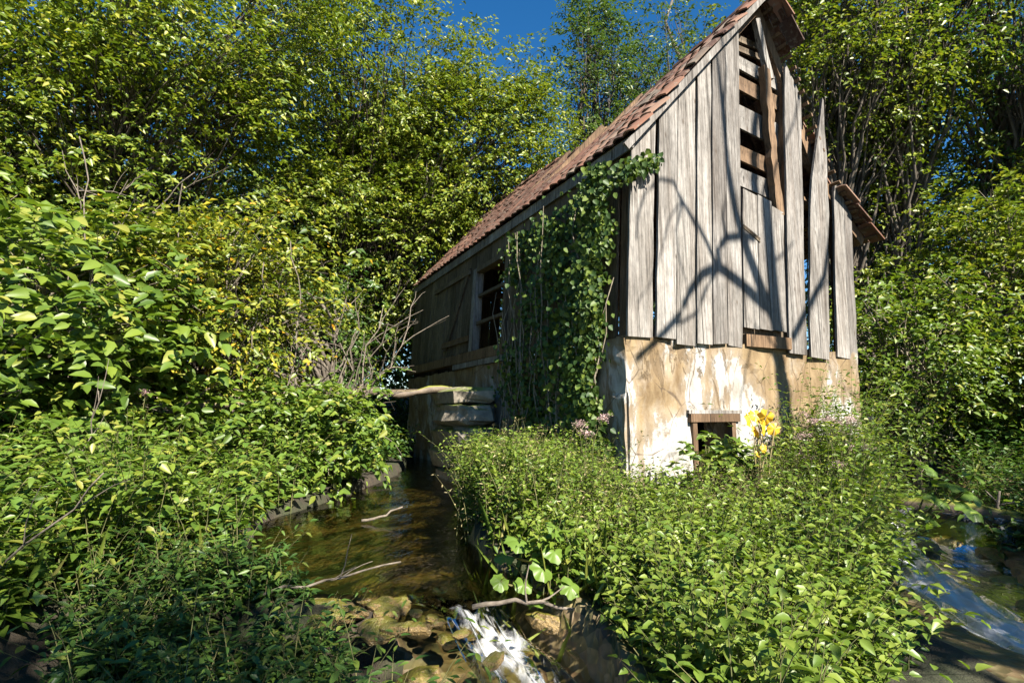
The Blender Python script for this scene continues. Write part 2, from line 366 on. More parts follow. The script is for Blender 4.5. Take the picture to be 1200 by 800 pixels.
def ribbon(name, pts, widths, zs, mat, nu=16, nv=60, amp=0.0, foam=None, seed=0, ridges=0.0):
    """flowing water surface along a path"""
    r_ = np.random.default_rng(seed)
    P = np.array(pts, float); k = len(P); s = np.linspace(0, k - 1, nv)
    cx = np.interp(s, range(k), P[:, 0]); cy = np.interp(s, range(k), P[:, 1]); cz = np.interp(s, range(k), zs); ww = np.interp(s, range(k), widths)
    if k > 2:
        ker = np.ones(7) / 7
        for _ in range(2):
            cx[3:-3] = np.convolve(cx, ker, 'valid'); cy[3:-3] = np.convolve(cy, ker, 'valid')
    tx = np.gradient(cx); ty = np.gradient(cy); l = np.hypot(tx, ty); nx, ny = -ty / l, tx / l
    q = np.linspace(-1, 1, nu)
    Xr = cx[:, None] + nx[:, None] * ww[:, None] * q; Yr = cy[:, None] + ny[:, None] * ww[:, None] * q
    Zr = np.repeat(cz[:, None], nu, 1) + amp * (np.sin(Xr * 11 + 3 * np.sin(Yr * 5 + seed)) * np.cos(Yr * 9 + seed) + .6 * np.sin(Xr * 23 - Yr * 17))
    if ridges: Zr += ridges * (np.sin(q * 9 + 2.5 * np.sin(s[:, None] * 1.3 + seed)) + .5 * np.sin(q * 21 + s[:, None] * 2.1))
    VV = np.stack([Xr, Yr, Zr], -1).reshape(-1, 3)
    i = (np.arange(nv - 1)[:, None] * nu + np.arange(nu - 1)[None]).ravel(); F = np.stack([i, i + 1, i + nu + 1, i + nu], 1)
    me = mesh_np(name, VV, F, True)
    uvl = me.uv_layers.new(name='UVMap'); arc = np.concatenate([[0], np.cumsum(np.hypot(np.hypot(np.diff(cx), np.diff(cy)), np.diff(cz)))])
    UV = np.stack([np.broadcast_to(q * .5 * np.mean(ww) * 2, (nv, nu)), np.broadcast_to(arc[:, None], (nv, nu))], -1).reshape(-1, 2)
    uvl.data.foreach_set('uv', UV[F.ravel()].astype(np.float32).ravel())
    at = me.attributes.new('foam', 'FLOAT', 'POINT')
    fo = np.zeros((nv, nu)) if foam is None else np.interp(s, range(k), foam)[:, None] - .45 * np.abs(q) ** 2.5
    at.data.foreach_set('value', fo.astype(np.float32).ravel())
    o = link(name, me, mat); tag(o, kind='structure'); return o
step = .09; px_ = np.arange(-4.5, 1.2, step); py_ = np.arange(2.86, 17, step); PX, PY = np.meshgrid(px_, py_)
dd, tt_ = seg_dist(PX, PY, POOL); keep = (dd < np.interp(tt_, range(len(POOLW)), POOLW) * 1.35 + .15) & (PY > 2.93 - .04 * PX)
PZ = .635 + .02 * sstep(4, 9, PY) + .08 * sstep(10, 17, PY) + .004 * np.sin(PX * 9 + 3 * np.sin(PY * 4))
nx_ = len(px_); ii = (np.arange(len(py_) - 1)[:, None] * nx_ + np.arange(nx_ - 1)[None]); ii = ii[keep[:-1, :-1] & keep[1:, 1:] & keep[1:, :-1] & keep[:-1, 1:]]
tag(link('stream_water', mesh_np('stream_water', np.stack([PX, PY, PZ], -1).reshape(-1, 3), np.stack([ii, ii + 1, ii + nx_ + 1, ii + nx_], 1), True), M['water']), kind='structure')
ribbon('cascade_water', [(-.5, 3.36), (-.33, 3.12), (-.2, 2.92), (-.06, 2.78), (.05, 2.66), (.16, 2.5), (.2, 2.2), (.22, 1.6)], [.30, .24, .19, .19, .22, .28, .33, .45],
       [.56, .585, .60, .47, .43, .31, .28, .26], M['white_water'], 40, 120, .006, [-.35, -.2, .05, .24, .06, .28, .12, -.2], 3, .018)
ribbon('lower_stream_water', [(.1, 2.6), (.22, 1.7), (.3, .8), (1.4, -.6)], [.5, .7, .8, .8], [.245, .24, .22, .20], M['water'], 16, 50, .004)
ribbon('side_stream_water', RIGHT, [.9, 1.0, .8, .8, .8, .8, .8], [.60, .56, .28, .22, .19, .17, .15], M['water'], 26, 110, .005)
ribbon('rapids_water', [(3.95, 6.15), (3.62, 5.45), (3.42, 4.9), (3.25, 4.4), (3.15, 3.9), (3.12, 3.4), (3.1, 2.9), (3.1, 2.2)], [.28, .24, .25, .28, .28, .26, .26, .2],
       [.50, .37, .30, .26, .235, .215, .20, .19], M['white_water'], 30, 110, .007, [.3, .5, .36, .46, .34, .42, .28, -.05], 5, .020)

# ------------------------------------------------------------------ the mill
TH = R(26.6)
mill = empty('wooden_mill', C0, TH)
tag(mill, 'abandoned timber mill with grey plank gable, peeling plaster base and red tiled roof', 'mill')
LEAN = .06; ZB = 2.39
def ln(a, v, z): return (a + LEAN * max(0, z - ZB), v, z)
prng = random.Random(11)
def plank(name, pts0, pts1, v0, th, mat, parent=mill, seg=7, wave=.006, fn=ln, cutv=None, plane='gable', wedge=None):
    """board whose two long edges run from pts0[i] (bottom) to pts1[i] (top): pts = ((a0,z0),(a1,z1)) left/right"""
    (al, zl), (ar, zr) = pts0; (tl, ztl), (tr_, ztr) = pts1
    vs = []; wl = wr = 0
    for k in range(seg + 1):
        t = k / seg; wl = prng.uniform(-wave, wave); wr = prng.uniform(-wave, wave); bow = wave * .8 * math.sin(t * 3.1 + prng.random())
        t_ = t
        if wedge is not None:      # keeps its width up to the wedge height, then comes to a point
            wd = ar - al; cen_b = (al + ar) / 2; cen_t = (tl + tr_) / 2 + .02; c_ = cen_b + (cen_t - cen_b) * t; hw = wd * .5 * (1 if t < wedge else max(.06, 1 - (t - wedge) / (1 - wedge)))
            l = (c_ - hw * .8 + wl, zl + (ztl - zl) * t); r = (c_ + hw + wr, zr + (ztr - zr) * t)
        else:
          l = (al + (tl - al) * t + wl, zl + (ztl - zl) * t)
          r = (ar + (tr_ - ar) * t + wr, zr + (ztr - zr) * t)
        vv = v0 if not cutv else v0 + cutv * t * t
        for (p, dv) in ((l, 0), (r, prng.uniform(-.003, .003)), (r, th), (l, th)):
            vs.append(fn(p[0], vv + dv + bow, p[1]) if plane == 'gable' else fn(vv + dv + bow, p[0], p[1]))
    fs = [(4 * k + j, 4 * k + (j + 1) % 4, 4 * k + 4 + (j + 1) % 4, 4 * k + 4 + j) for k in range(seg) for j in range(4)] + [(3, 2, 1, 0), (4 * seg, 4 * seg + 1, 4 * seg + 2, 4 * seg + 3)]
    b = MB(); b.add(vs, fs); return b.build(name, mat, parent)

# masonry: gable wall with basement window opening, left, right and rear walls
def grid_wall(name, cells, y0, y1, mat, fn, jag=0.0):
    b = MB()
    for (x0, x1, z0, z1) in cells: b.box(x0, x1, y0, y1, z0, z1, fn)
    return b.build(name, mat, mill)
def wall_slab(name, x0, x1, y0, y1, z0, z1, hole=None):
    """plastered wall with an uneven outer face (low y side), optional window hole"""
    nx, nz = 60, 40; b = MB(); xs = np.linspace(x0, x1, nx); zs = np.linspace(z0, z1, nz)
    if hole:
        for h in hole[:2]: xs[np.argmin(abs(xs - h))] = h
        for h in hole[2:]: zs[np.argmin(abs(zs - h))] = h
    def bumpf(x, z): return .012 * math.sin(3.1 * x + 1.3 * math.sin(2.7 * z)) + .008 * math.sin(9 * x + 4 * z) + .006 * math.sin(17 * z - 6 * x) - (.018 if math.sin(5.3 * x + 1.7) * math.sin(3.9 * z + 2.2 * x) > .55 else 0) * -1
    vs = [(x, y0 + bumpf(x, z), z + (.012 * math.sin(11 * x) + .01 * math.sin(23 * x + 1) if z == zs[-1] else 0)) for z in zs for x in xs]
    fs = []
    for k in range(nz - 1):
        for j in range(nx - 1):
            if hole and xs[j] >= hole[0] - 1e-6 and xs[j + 1] <= hole[1] + 1e-6 and zs[k] >= hole[2] - 1e-6 and zs[k + 1] <= hole[3] + 1e-6: continue
            fs.append((k * nx + j, k * nx + j + 1, (k + 1) * nx + j + 1, (k + 1) * nx + j))
    b.add(vs, fs)
    # top, ends, back
    tp = [(x, y0 + bumpf(x, zs[-1]), zs[-1] + .012 * math.sin(11 * x) + .01 * math.sin(23 * x + 1)) for x in xs] + [(x, y1, z1) for x in xs]
    b.add(tp, [(j, j + 1, nx + j + 1, nx + j) for j in range(nx - 1)])
    for xe, k in ((x0, 0), (x1, nx - 1)):
        col = [(xe, y0 + bumpf(xe, z), z) for z in zs] + [(xe, y1, z) for z in zs]
        b.add(col, [(j, j + 1, nz + j + 1, nz + j) for j in range(nz - 1)])
    if hole:
        h0, h1, g0, g1 = hole
        b.add([(h0, y0, g0), (h0, y1, g0), (h0, y1, g1), (h0, y0, g1), (h1, y0, g0), (h1, y1, g0), (h1, y1, g1), (h1, y0, g1)],
              [(0, 1, 2, 3), (4, 7, 6, 5), (0, 4, 5, 1), (3, 2, 6, 7)])
    return b.build(name, M['plaster'], mill)
wall_slab('plastered_wall', -.03, 3.72, -.02, .38, .2, 2.37, hole=(.84, 1.38, .95, 1.5))
def side_slab(name, a0, a1, v0, v1, z0, z1):
    o = wall_slab(name, v0, v1, 0, a1 - a0, z0, z1)
    for q in o.data.vertices:
        x, y, z = q.co; q.co = (a0 + y, x, z)
    o.data.flip_normals(); return o
side_slab('side_wall', -.05, .33, .0, 7.7, .2, 2.34)
side_slab('side_wall', 3.36, 3.70, .4, 7.7, .2, 2.2)
b = MB(); b.box(.34, 3.35, 7.3, 7.68, .2, 2.3); b.build('rear_wall', M['plaster'], mill)
b = MB(); b.box(.34, 3.35, .39, 7.29, 2.2, 2.26); b.build('loft_floor', M['plank_dark'], mill)
# basement window
wf = MB(); wf.box(.76, 1.48, -.055, .06, 1.5, 1.585); fr = wf.build('window_frame', M['beam'], mill)
for (x0, x1) in ((.795, .855), (1.365, 1.425)):
    q = MB(); q.box(x0, x1, -.04, .05, .95, 1.499); q.build('jamb', M['beam'], fr)
q = MB(); q.box(.74, 1.52, -.05, .03, 1.587, 1.625); q.build('lintel_board', M['plank'], fr)

# gable planks  (bottom-left, bottom-right) (top-left, top-right)
def rl(a): return 4.461 + 1.194 * (a + .06) - .10          # underside of left rake
VP = -.055; TK = .03
xs = [-.03, .32, .60, .88, 1.11, 1.35, 1.59]
for k in range(6):
    x0, x1 = xs[k] + (.012 if k else 0), xs[k + 1] - (.035 if k == 0 else .006)
    zb = 2.36 + prng.uniform(-.03, .02) - (.03 if k > 1 else 0)
    if k == 0: bb = MB(); bb.box(.15, 1.49, .0, .1, 2.36, 2.5, ln); bb.build('gap_block_beam', M['plank_dark'], mill)  # added beam closing the lower plank gaps against light from behind
    plank('plank', ((x0, zb), (x1, zb + prng.uniform(-.02, .02))), ((x0, rl(x0) - .02), (x1, rl(x1) - .02)), VP + prng.uniform(-.012, .008), TK, M['plank'], seg=8)
# hatch door and slats of the loading opening
hd = MB(); hd.box(1.61, 2.33, -.018, .006, 2.62, 2.70, ln); hd = hd.build('hatch_door', M['beam'], mill)
for (x0, x1, zt) in ((1.625, 1.87, 4.23), (1.88, 2.11, 4.20), (2.118, 2.335, 4.10)):
    plank('board', ((x0, 2.56), (x1, 2.55)), ((x0, zt), (x1, zt - .05)), -.052, .028, M['plank'], hd, seg=5)
plank('board', ((1.62, 3.74), (1.9, 3.60)), ((1.62, 3.78), (1.9, 3.65)), -.062, .008, M['plank_dark'], hd, seg=2)
b = MB(); b.box(1.63, 2.40, -.07, .1, 2.34, 2.48, ln); b.build('sill_beam', M['beam'], mill)
b = MB(); b.box(1.60, 2.44, .02, .12, 2.36, 2.72, ln); b.build('gap_block_beam', M['plank_dark'], mill)  # added behind the hatch slot so no bright sky shows through
for (z0, z1, mt, dv) in ((5.86, 6.02, 'plank', .06), (5.56, 5.74, 'beam', .05), (5.06, 5.36, 'plank', .07), (4.62, 4.80, 'beam', .05), (4.30, 4.52, 'plank', .07)):
    plank('slat', ((1.52, z0 + .06), (2.45, z0 - .06)), ((1.52, z1 + .06), (2.45, z1 - .04)), dv, .03, M[mt], seg=2, wave=.012)
for z0 in (6.2, 6.34):
    plank('slat', ((1.6, z0), (2.4, z0)), ((1.6, z0 + .08), (2.4, z0 + .08)), .12, .03, M['plank_dark'], seg=2, wave=.01)
plank('weathered_post', ((2.22, 4.02), (2.35, 4.02)), ((2.03, 5.96), (2.14, 5.92)), -.06, .09, M['beam'], seg=16, wave=.014)
plank('strut', ((2.18, 5.85), (2.27, 5.87)), ((1.92, 6.60), (2.0, 6.64)), -.03, .07, M['plank'], seg=4, wave=.01)
# planks right of the opening
plank('plank', ((2.37, 2.30), (2.69, 2.29)), ((2.42, 6.12), (2.72, 5.72)), -.06, .03, M['plank'], seg=9, wave=.010)
plank('plank', ((2.71, 2.27), (3.11, 2.25)), ((2.96, 5.72), (3.02, 5.68)), -.07, .03, M['plank'], seg=9, wave=.011, cutv=-.10, wedge=.62)
plank('plank', ((3.30, 2.30), (3.55, 2.28)), ((3.36, 4.66), (3.57, 4.44)), -.05, .03, M['plank'], seg=7, wave=.008)
plank('plank', ((3.56, 2.31), (3.73, 2.30)), ((3.58, 4.42), (3.73, 4.25)), -.045, .03, M['plank'], seg=7, wave=.008)
plank('board', ((3.05, 4.45), (3.30, 4.42)), ((3.05, 4.62), (3.30, 4.60)), -.01, .025, M['beam'], seg=2)
# timber frame
for (a0, a1, v0, v1, z0, z1) in ((.0, .14, .0, .14, 2.35, 4.35), (3.52, 3.66, .0, .14, 2.38, 4.2), (1.50, 1.60, .0, .12, 2.5, 6.05), (2.44, 2.56, .0, .12, 2.4, 5.9),
                                 (3.50, 3.64, 2.3, 2.44, 2.21, 4.2), (3.50, 3.64, 4.9, 5.04, 2.21, 4.2), (3.50, 3.64, 7.5, 7.64, 2.21, 4.2)):
    b = MB(); b.box(a0, a1, v0, v1, z0, z1, ln); b.build('frame_post', M['beam'], mill)
for (a0, a1, zz_) in ((.01, .15, 4.28), (3.50, 3.65, 4.2)):
    b = MB(); b.box(a0, a1, -.02, 7.7, zz_, zz_ + .13, ln); b.build('wall_plate', M['beam'], mill)
for vv in (.2, 2.6, 5.0, 7.4):
    b = MB(); b.box(.1, 3.4, vv, vv + .14, 4.385, 4.50, ln); b.build('tie_beam', M['beam'], mill)

# left wall boards (with a window opening v 2.60..3.70) and rear gable
def wl(a, v, z): return ln(a, v, z)
v = .15; AL = -.035
while v < 7.7:
    w_ = prng.uniform(.2, .29); v1 = min(v + w_, 7.7)
    if v < 2.75 < v1: v1 = 2.75
    if v < 4.1 < v1: v1 = 4.1
    if 2.75 <= v < 4.09:
        plank('plank', ((v, 4.02), (v1 - .008, 4.02)), ((v, 4.42), (v1 - .008, 4.42)), AL, .025, M['plank_dark'], seg=2, plane='side')
    else:
        zb = 2.36 if v < 2.7 else 2.62 + prng.uniform(-.03, .03)
        plank('plank', ((v, zb), (v1 - .008, zb)), ((v, 4.42), (v1 - .008, 4.42)), AL + prng.uniform(-.01, .006), .025, M['plank_dark'], seg=5, plane='side')
    v = v1
b = MB(); b.box(-.10, .05, 2.72, 7.7, 2.44, 2.60, ln); b.build('sill_beam', M['beam'], mill)
b = MB(); b.box(-.09, .03, 2.75, 4.8, 2.345, 2.435, ln); b.build('sill_board', M['plank'], mill)
plank('brace', ((5.3, 2.75), (5.46, 2.75)), ((4.3, 4.1), (4.46, 4.1)), AL - .035, .03, M['plank_dark'], plane='side', seg=3)
plank('rail', ((4.14, 2.80), (5.5, 2.80)), ((4.14, 2.90), (5.5, 2.90)), AL - .05, .03, M['beam'], plane='side', seg=2)
plank('rail', ((4.3, 4.0), (6.2, 4.0)), ((4.3, 4.08), (6.2, 4.08)), AL - .05, .03, M['plank_dark'], plane='side', seg=2)
sw = MB(); sw.box(-.08, .06, 3.97, 4.10, 2.605, 4.02, ln); sw = sw.build('side_window', M['plank'], mill)
for (x0, x1, y0, y1, z0, z1) in ((-.07, .50, 2.75, 2.86, 2.605, 4.02), (-.03, .02, 2.87, 3.96, 3.52, 3.57), (-.03, .02, 2.87, 3.96, 3.05, 3.10), (-.08, .06, 2.87, 3.96, 3.95, 4.03)):
    q = MB(); q.box(x0, x1, y0, y1, z0, z1, ln); q.build('window_bar', M['plank_dark'], sw)
a = .05
while a < 1.9:
    a1 = a + prng.uniform(.2, .28); zt = rl(a)
    plank('plank', ((a, 2.3), (a1 - .012, 2.3)), ((a, zt - .1), (a1 - .012, zt - .1)), 7.65, .025, M['plank_dark'], seg=2); a = a1

# roof
AP = (2.0, 6.92); EL_ = (-.06, 4.461)
PROF_L = [EL_, AP]; PROF_R = [(4.17, 3.93), (3.45, 4.50), (3.05, 4.98), (2.5, 6.08), AP]
def prof(pr, d):
    """point, upslope direction and normal at arc length d along a profile from the eave"""
    for (p, q) in zip(pr[:-1], pr[1:]):
        l = math.hypot(q[0] - p[0], q[1] - p[1])
        if d <= l or q is pr[-1]:
            ux, uz = (q[0] - p[0]) / l, (q[1] - p[1]) / l; nx, nz = -uz, ux
            if nz < 0: nx, nz = -nx, -nz
            return (p[0] + ux * d, p[1] + uz * d), (ux, uz), (nx, nz)
        d -= l
def plen(pr): return sum(math.hypot(q[0] - p[0], q[1] - p[1]) for p, q in zip(pr[:-1], pr[1:]))
def slope_box(b, pr, d0, d1, v0, v1, t0, t1, nseg=1):
    vs = []; k_ = nseg + 1
    for v_ in (v0, v1):
        for k in range(k_):
            p, u_, n_ = prof(pr, d0 + (d1 - d0) * k / nseg)
            vs += [ln(p[0] + n_[0] * t0, v_, p[1] + n_[1] * t0), ln(p[0] + n_[0] * t1, v_, p[1] + n_[1] * t1)]
    o = 2 * k_; fs = [(0, 1, o + 1, o), (o - 2, 2 * o - 2, 2 * o - 1, o - 1)]
    for k in range(nseg): fs += [(2 * k, 2 * k + 2, 2 * k + 3, 2 * k + 1), (o + 2 * k, o + 2 * k + 1, o + 2 * k + 3, o + 2 * k + 2), (2 * k, o + 2 * k, o + 2 * k + 2, 2 * k + 2), (2 * k + 1, 2 * k + 3, o + 2 * k + 3, o + 2 * k + 1)]
    b.add(vs, fs)
LL_, LR_ = plen(PROF_L), plen(PROF_R)
roofL = MB()
for k in range(26):                       # sagging boarding under the tiles, added solid to keep the loft dark
    v0, v1 = -.10 + k * .304, -.10 + (k + 1) * .304; n0 = len(roofL.v); slope_box(roofL, PROF_L, .06, LL_ - .05, v0, v1, .0, .02, 4)
    for j in range(n0, len(roofL.v)):
        x_, y_, z_ = roofL.v[j]; roofL.v[j] = (x_, y_, z_ + (-.36 * math.exp(-((y_ - 3.2) / 2.1) ** 2) - .035) * max(0, min(1, (z_ - EL_[1]) / 2.6)))
roof = roofL.build('roof', M['plank_dark'], mill)
for k in range(22):
    d = .06 + k * .165; b = MB(); slope_box(b, PROF_R, d, d + .045, -.14, 7.8, .0, .025); b.build('batten', M['beam'], roof)
for vv in (.0, 1.1, 2.2, 3.3, 4.4, 5.5, 6.6, 7.6):
    for pr, l in ((PROF_L, LL_), (PROF_R, LR_)):
        b = MB(); slope_box(b, pr, .10, l - .1, vv, vv + .1, -.135, -.004, 10); b.build('rafter', M['beam'], roof)
b = MB(); slope_box(b, PROF_L, -.20, LL_ - .02, -.155, -.125, -.055, .025); b.build('barge_board', M['plank'], roof)
b = MB(); b.box(EL_[0] - .02, EL_[0] + .005, -.12, 7.8, EL_[1] - .14, EL_[1] + .005, ln); b.build('fascia_board', M['plank'], roof)
b = MB(); slope_box(b, PROF_L, .03, .14, -.11, 7.8, -.03, -.005); b.build('soffit_board', M['plank'], roof)
# tiles
def tile_geom(w, l):
    nx = 5; vs = []; fs = []
    for (y, th) in ((0., .0), (l, .0)):
        for j in range(nx):
            x = (j / (nx - 1) - .5) * w; zc = .030 * math.cos(x / w * math.pi * 1.0)
            vs.append((x, y - (.025 * (abs(x) / w * 2) ** 2 * -1 if y == 0 else 0), zc + .020))
        for j in range(nx):
            x = (j / (nx - 1) - .5) * w; zc = .030 * math.cos(x / w * math.pi)
            vs.append((x, y - (.025 * (abs(x) / w * 2) ** 2 * -1 if y == 0 else 0), zc))
    o = 2 * nx
    for j in range(nx - 1):
        fs += [(j, j + 1, o + j + 1, o + j), (nx + j + 1, nx + j, o + nx + j, o + nx + j + 1), (nx + j, nx + j + 1, j + 1, j), (o + j, o + j + 1, o + nx + j + 1, o + nx + j)]
    fs += [(0, o, o + nx, nx), (nx - 1, 2 * nx - 1, o + 2 * nx - 1, o + nx - 1)]
    return vs, fs
TW, TL, EXP = .185, .37, .165
tvs, tfs = tile_geom(TW, TL)
tile_me = bpy.data.meshes.new('tile'); tile_me.from_pydata(tvs, [], tfs); tile_me.update(); tile_me.materials.append(M['tile'])
def SAG(v_): return -.36 * math.exp(-((v_ - 3.2) / 2.1) ** 2) * (v_ > 0) - .02 * math.sin(v_ * 2.3)
cand = []
for pr in (PROF_L, PROF_R):
    rows = int(plen(pr) / EXP)
    for r_ in range(rows):
        d = r_ * EXP - .04
        p2, u2, n2 = prof(pr, max(.001, d + TL * .4)); up = Vector((u2[0], 0, u2[1])); nrm = Vector((n2[0], 0, n2[1])); sx = up.cross(nrm)
        pb = Vector((p2[0], 0, p2[1])) - up * (TL * .4)
        for c_ in range(42):
            v_ = (-.10 if pr is PROF_L or r_ < rows * .8 else -.24) + c_ * (TW + .004) + (TW / 2 if r_ % 2 else 0)
            if pr is PROF_R:
                if .2 < r_ / rows < .8 and v_ < .08 + .1 * math.sin(r_ * 1.9): continue
                if prng.random() < .03: continue
            elif prng.random() < .012: continue
            sag = SAG(v_) * r_ / rows
            p = pb + up * prng.uniform(-.012, .012) + nrm * (.035 + prng.uniform(0, .022)) + Vector((0, 0, sag)); p.y = v_ + prng.uniform(-.008, .008)
            p = Vector(ln(*p))
            Mx = Matrix((sx, up, nrm)).transposed().to_4x4()
            Mx = Matrix.Translation(p) @ Mx @ Matrix.Rotation(R(-5.5 + prng.uniform(-4.5, 3.5)), 4, 'X') @ Matrix.Rotation(R(prng.uniform(-6, 6)), 4, 'Z')
            cand.append((v_ if pr is PROF_L else v_ + 1.0, Mx))
cand.sort(key=lambda t: t[0])
for _, Mx in cand[:300]:
    o = bpy.data.objects.new('tile', tile_me); COL.objects.link(o); o.parent = roof; o.matrix_local = Mx
tv = np.array(tvs); tb = MB()
for _, Mx in cand[300:]:
    m3 = np.array(Mx); tb.add(tv @ m3[:3, :3].T + m3[:3, 3], tfs)
tag(tb.build('tile_field', M['tile'], roof), kind='stuff')
rb = MB(); 
ridge_me = None
for k in range(21):
    vs = []; fs = []
    for y in (0, .42):
        for j in range(6):
            an = math.pi * j / 5; vs.append((-.13 * math.cos(an), y, .10 * math.sin(an) - (.012 if y else 0)))
        for j in range(6):
            an = math.pi * j / 5; vs.append((-.115 * math.cos(an), y, .085 * math.sin(an) - (.012 if y else 0)))
    for j in range(5): fs += [(j, j + 1, 12 + j + 1, 12 + j), (6 + j + 1, 6 + j, 18 + j, 18 + j + 1), (j + 1, j, 6 + j, 6 + j + 1), (12 + j, 13 + j, 19 + j, 18 + j)]
    if ridge_me is None:
        ridge_me = bpy.data.meshes.new('ridge_tile'); ridge_me.from_pydata(vs, [], fs); ridge_me.update(); ridge_me.materials.append(M['tile'])
    o = bpy.data.objects.new('ridge_tile', ridge_me); COL.objects.link(o); o.parent = roof
    o.location = ln(AP[0], -.16 + k * .385, AP[1] + .02 + SAG(-.16 + k * .385 + .2) + prng.uniform(-.02, .01)); o.rotation_euler = (0, 0, prng.uniform(-.03, .03))

# ------------------------------------------------------------------ stone pier and plank bridge
def rock_mesh(name, sx, sy, sz, seed, box=.0, mat='stone'):
    r_ = np.random.default_rng(seed); nu, nv = 10, 7; vs = []; ph = r_.uniform(0, 6, 6)
    for i_ in range(nv + 1):
        la = math.pi * i_ / nv
        for j in range(nu):
            lo = 2 * math.pi * j / nu; d = np.array([math.sin(la) * math.cos(lo), math.sin(la) * math.sin(lo), math.cos(la)])
            if box: d = np.sign(d) * np.abs(d) ** (1 - box); 
            k = 1 + .13 * math.sin(3 * d[0] + ph[0]) * math.cos(2.6 * d[1] + ph[1]) + .09 * math.sin(5 * d[2] + 4 * d[0] + ph[2]) + r_.uniform(-.04, .04)
            vs.append(d * k * np.array([sx, sy, sz]))
    fs = [(i_ * nu + j, (i_ + 1) * nu + j, (i_ + 1) * nu + (j + 1) % nu, i_ * nu + (j + 1) % nu) for i_ in range(nv) for j in range(nu)]
    b = MB(); b.add(vs, fs); me = bpy.data.meshes.new(name); me.from_pydata(b.v, [], b.f); me.update(); me.validate(); me.materials.append(M[mat]); return me
pier = empty('stone_pier', W(-.45, 3.35, .5), TH)
tag(pier, 'mossy stacked stone pier between the mill wall and the dark channel', 'pier')
for (x, y, z, sx, sy, sz) in ((0, -.12, .12, .36, .62, .17), (.05, .1, .44, .33, .58, .16), (0, -.28, .75, .34, .40, .17), (.03, .42, .74, .32, .34, .16), (-.02, -.2, 1.06, .33, .50, .16), (.04, .46, 1.05, .30, .26, .15), (0, .0, 1.34, .36, .62, .13)):
    o = link('stone', rock_mesh('stone', sx, sy, sz, int(z * 100 + x * 7), .45), None, pier); o.location = (x, y, z)
p0 = W(-.45, 3.5, 1.93); p1 = np.array([-2.35, 7.6, 1.86])
b = MB(); b.tube([p0 + (p1 - p0) * t + np.array([.02 * math.sin(t * 13), .02 * math.cos(t * 11), .035 * math.sin(t * 9)]) for t in np.linspace(-.12, 1.15, 14)], [.05 + .014 * math.sin(k * 2.1) for k in range(14)], 8)
o = b.build('footbridge_log', M['moss_log'], smooth=True); tag(o, 'mossy log laid across the dark channel from the stone pier', 'log')
b = MB(); b.box(-.9, .9, -.11, .11, -.025, .025); o = b.build('bridge_plank', M['plank_dark']); o.location = (p0 + p1) / 2 + np.array([.12, .16, .02]); o.rotation_euler = (R(4), R(-1.5), math.atan2(*(p0 - p1)[[1, 0]]))
tag(o, 'old brown plank beside the mossy log over the channel', 'plank')

# ------------------------------------------------------------------ vegetation generators
def curve_pts(p0, p1, bend, n, r_):
    p0 = np.asarray(p0, float); p1 = np.asarray(p1, float); L = np.linalg.norm(p1 - p0)
    mid = (p0 + p1) / 2 + bend * L + r_.normal(0, .06 * L, 3); t = np.linspace(0, 1, n)[:, None]
    pts = (1 - t) ** 2 * p0 + 2 * t * (1 - t) * mid + t ** 2 * p1
    return pts + np.concatenate([[np.zeros(3)], r_.normal(0, .018 * L, (n - 2, 3)), [np.zeros(3)]])

def spray_leaves(Cn, r_, per, L, spray_len, droop=.35, outc=None, flat=.55):
    """leaf arrays for sprays starting at points Cn (n,3)"""
    n = len(Cn); th = r_.uniform(0, 2 * np.pi, n); el = r_.normal(-.1, .45, n)
    d = np.stack([np.cos(th) * np.cos(el), np.sin(th) * np.cos(el), np.sin(el)], 1)
    if outc is not None: d = unit(d + .9 * unit(Cn - outc))
    t = (np.arange(per) + .5) / per
    base = Cn[:, None, :] + d[:, None, :] * (t * spray_len)[None, :, None]
    base[:, :, 2] -= droop * spray_len * t[None, :] ** 2
    side = unit(np.cross(d, np.array([0, 0, 1.])))
    sg = np.where(np.arange(per) % 2, 1., -1.)
    ld = .55 * d[:, None, :] + sg[None, :, None] * side[:, None, :] * .8 + r_.normal(0, .3, (n, per, 3)); ld[:, :, 2] -= .30
    nn = np.array([0, 0, flat]) + r_.normal(0, .42, (n, per, 3)) + .6 * S + .25 * d[:, None, :]
    P = (base + r_.normal(0, .02, (n, per, 3))).reshape(-1, 3)
    LL = L * r_.uniform(.6, 1.25, n * per)
    return P, ld.reshape(-1, 3), unit(nn.reshape(-1, 3)), LL

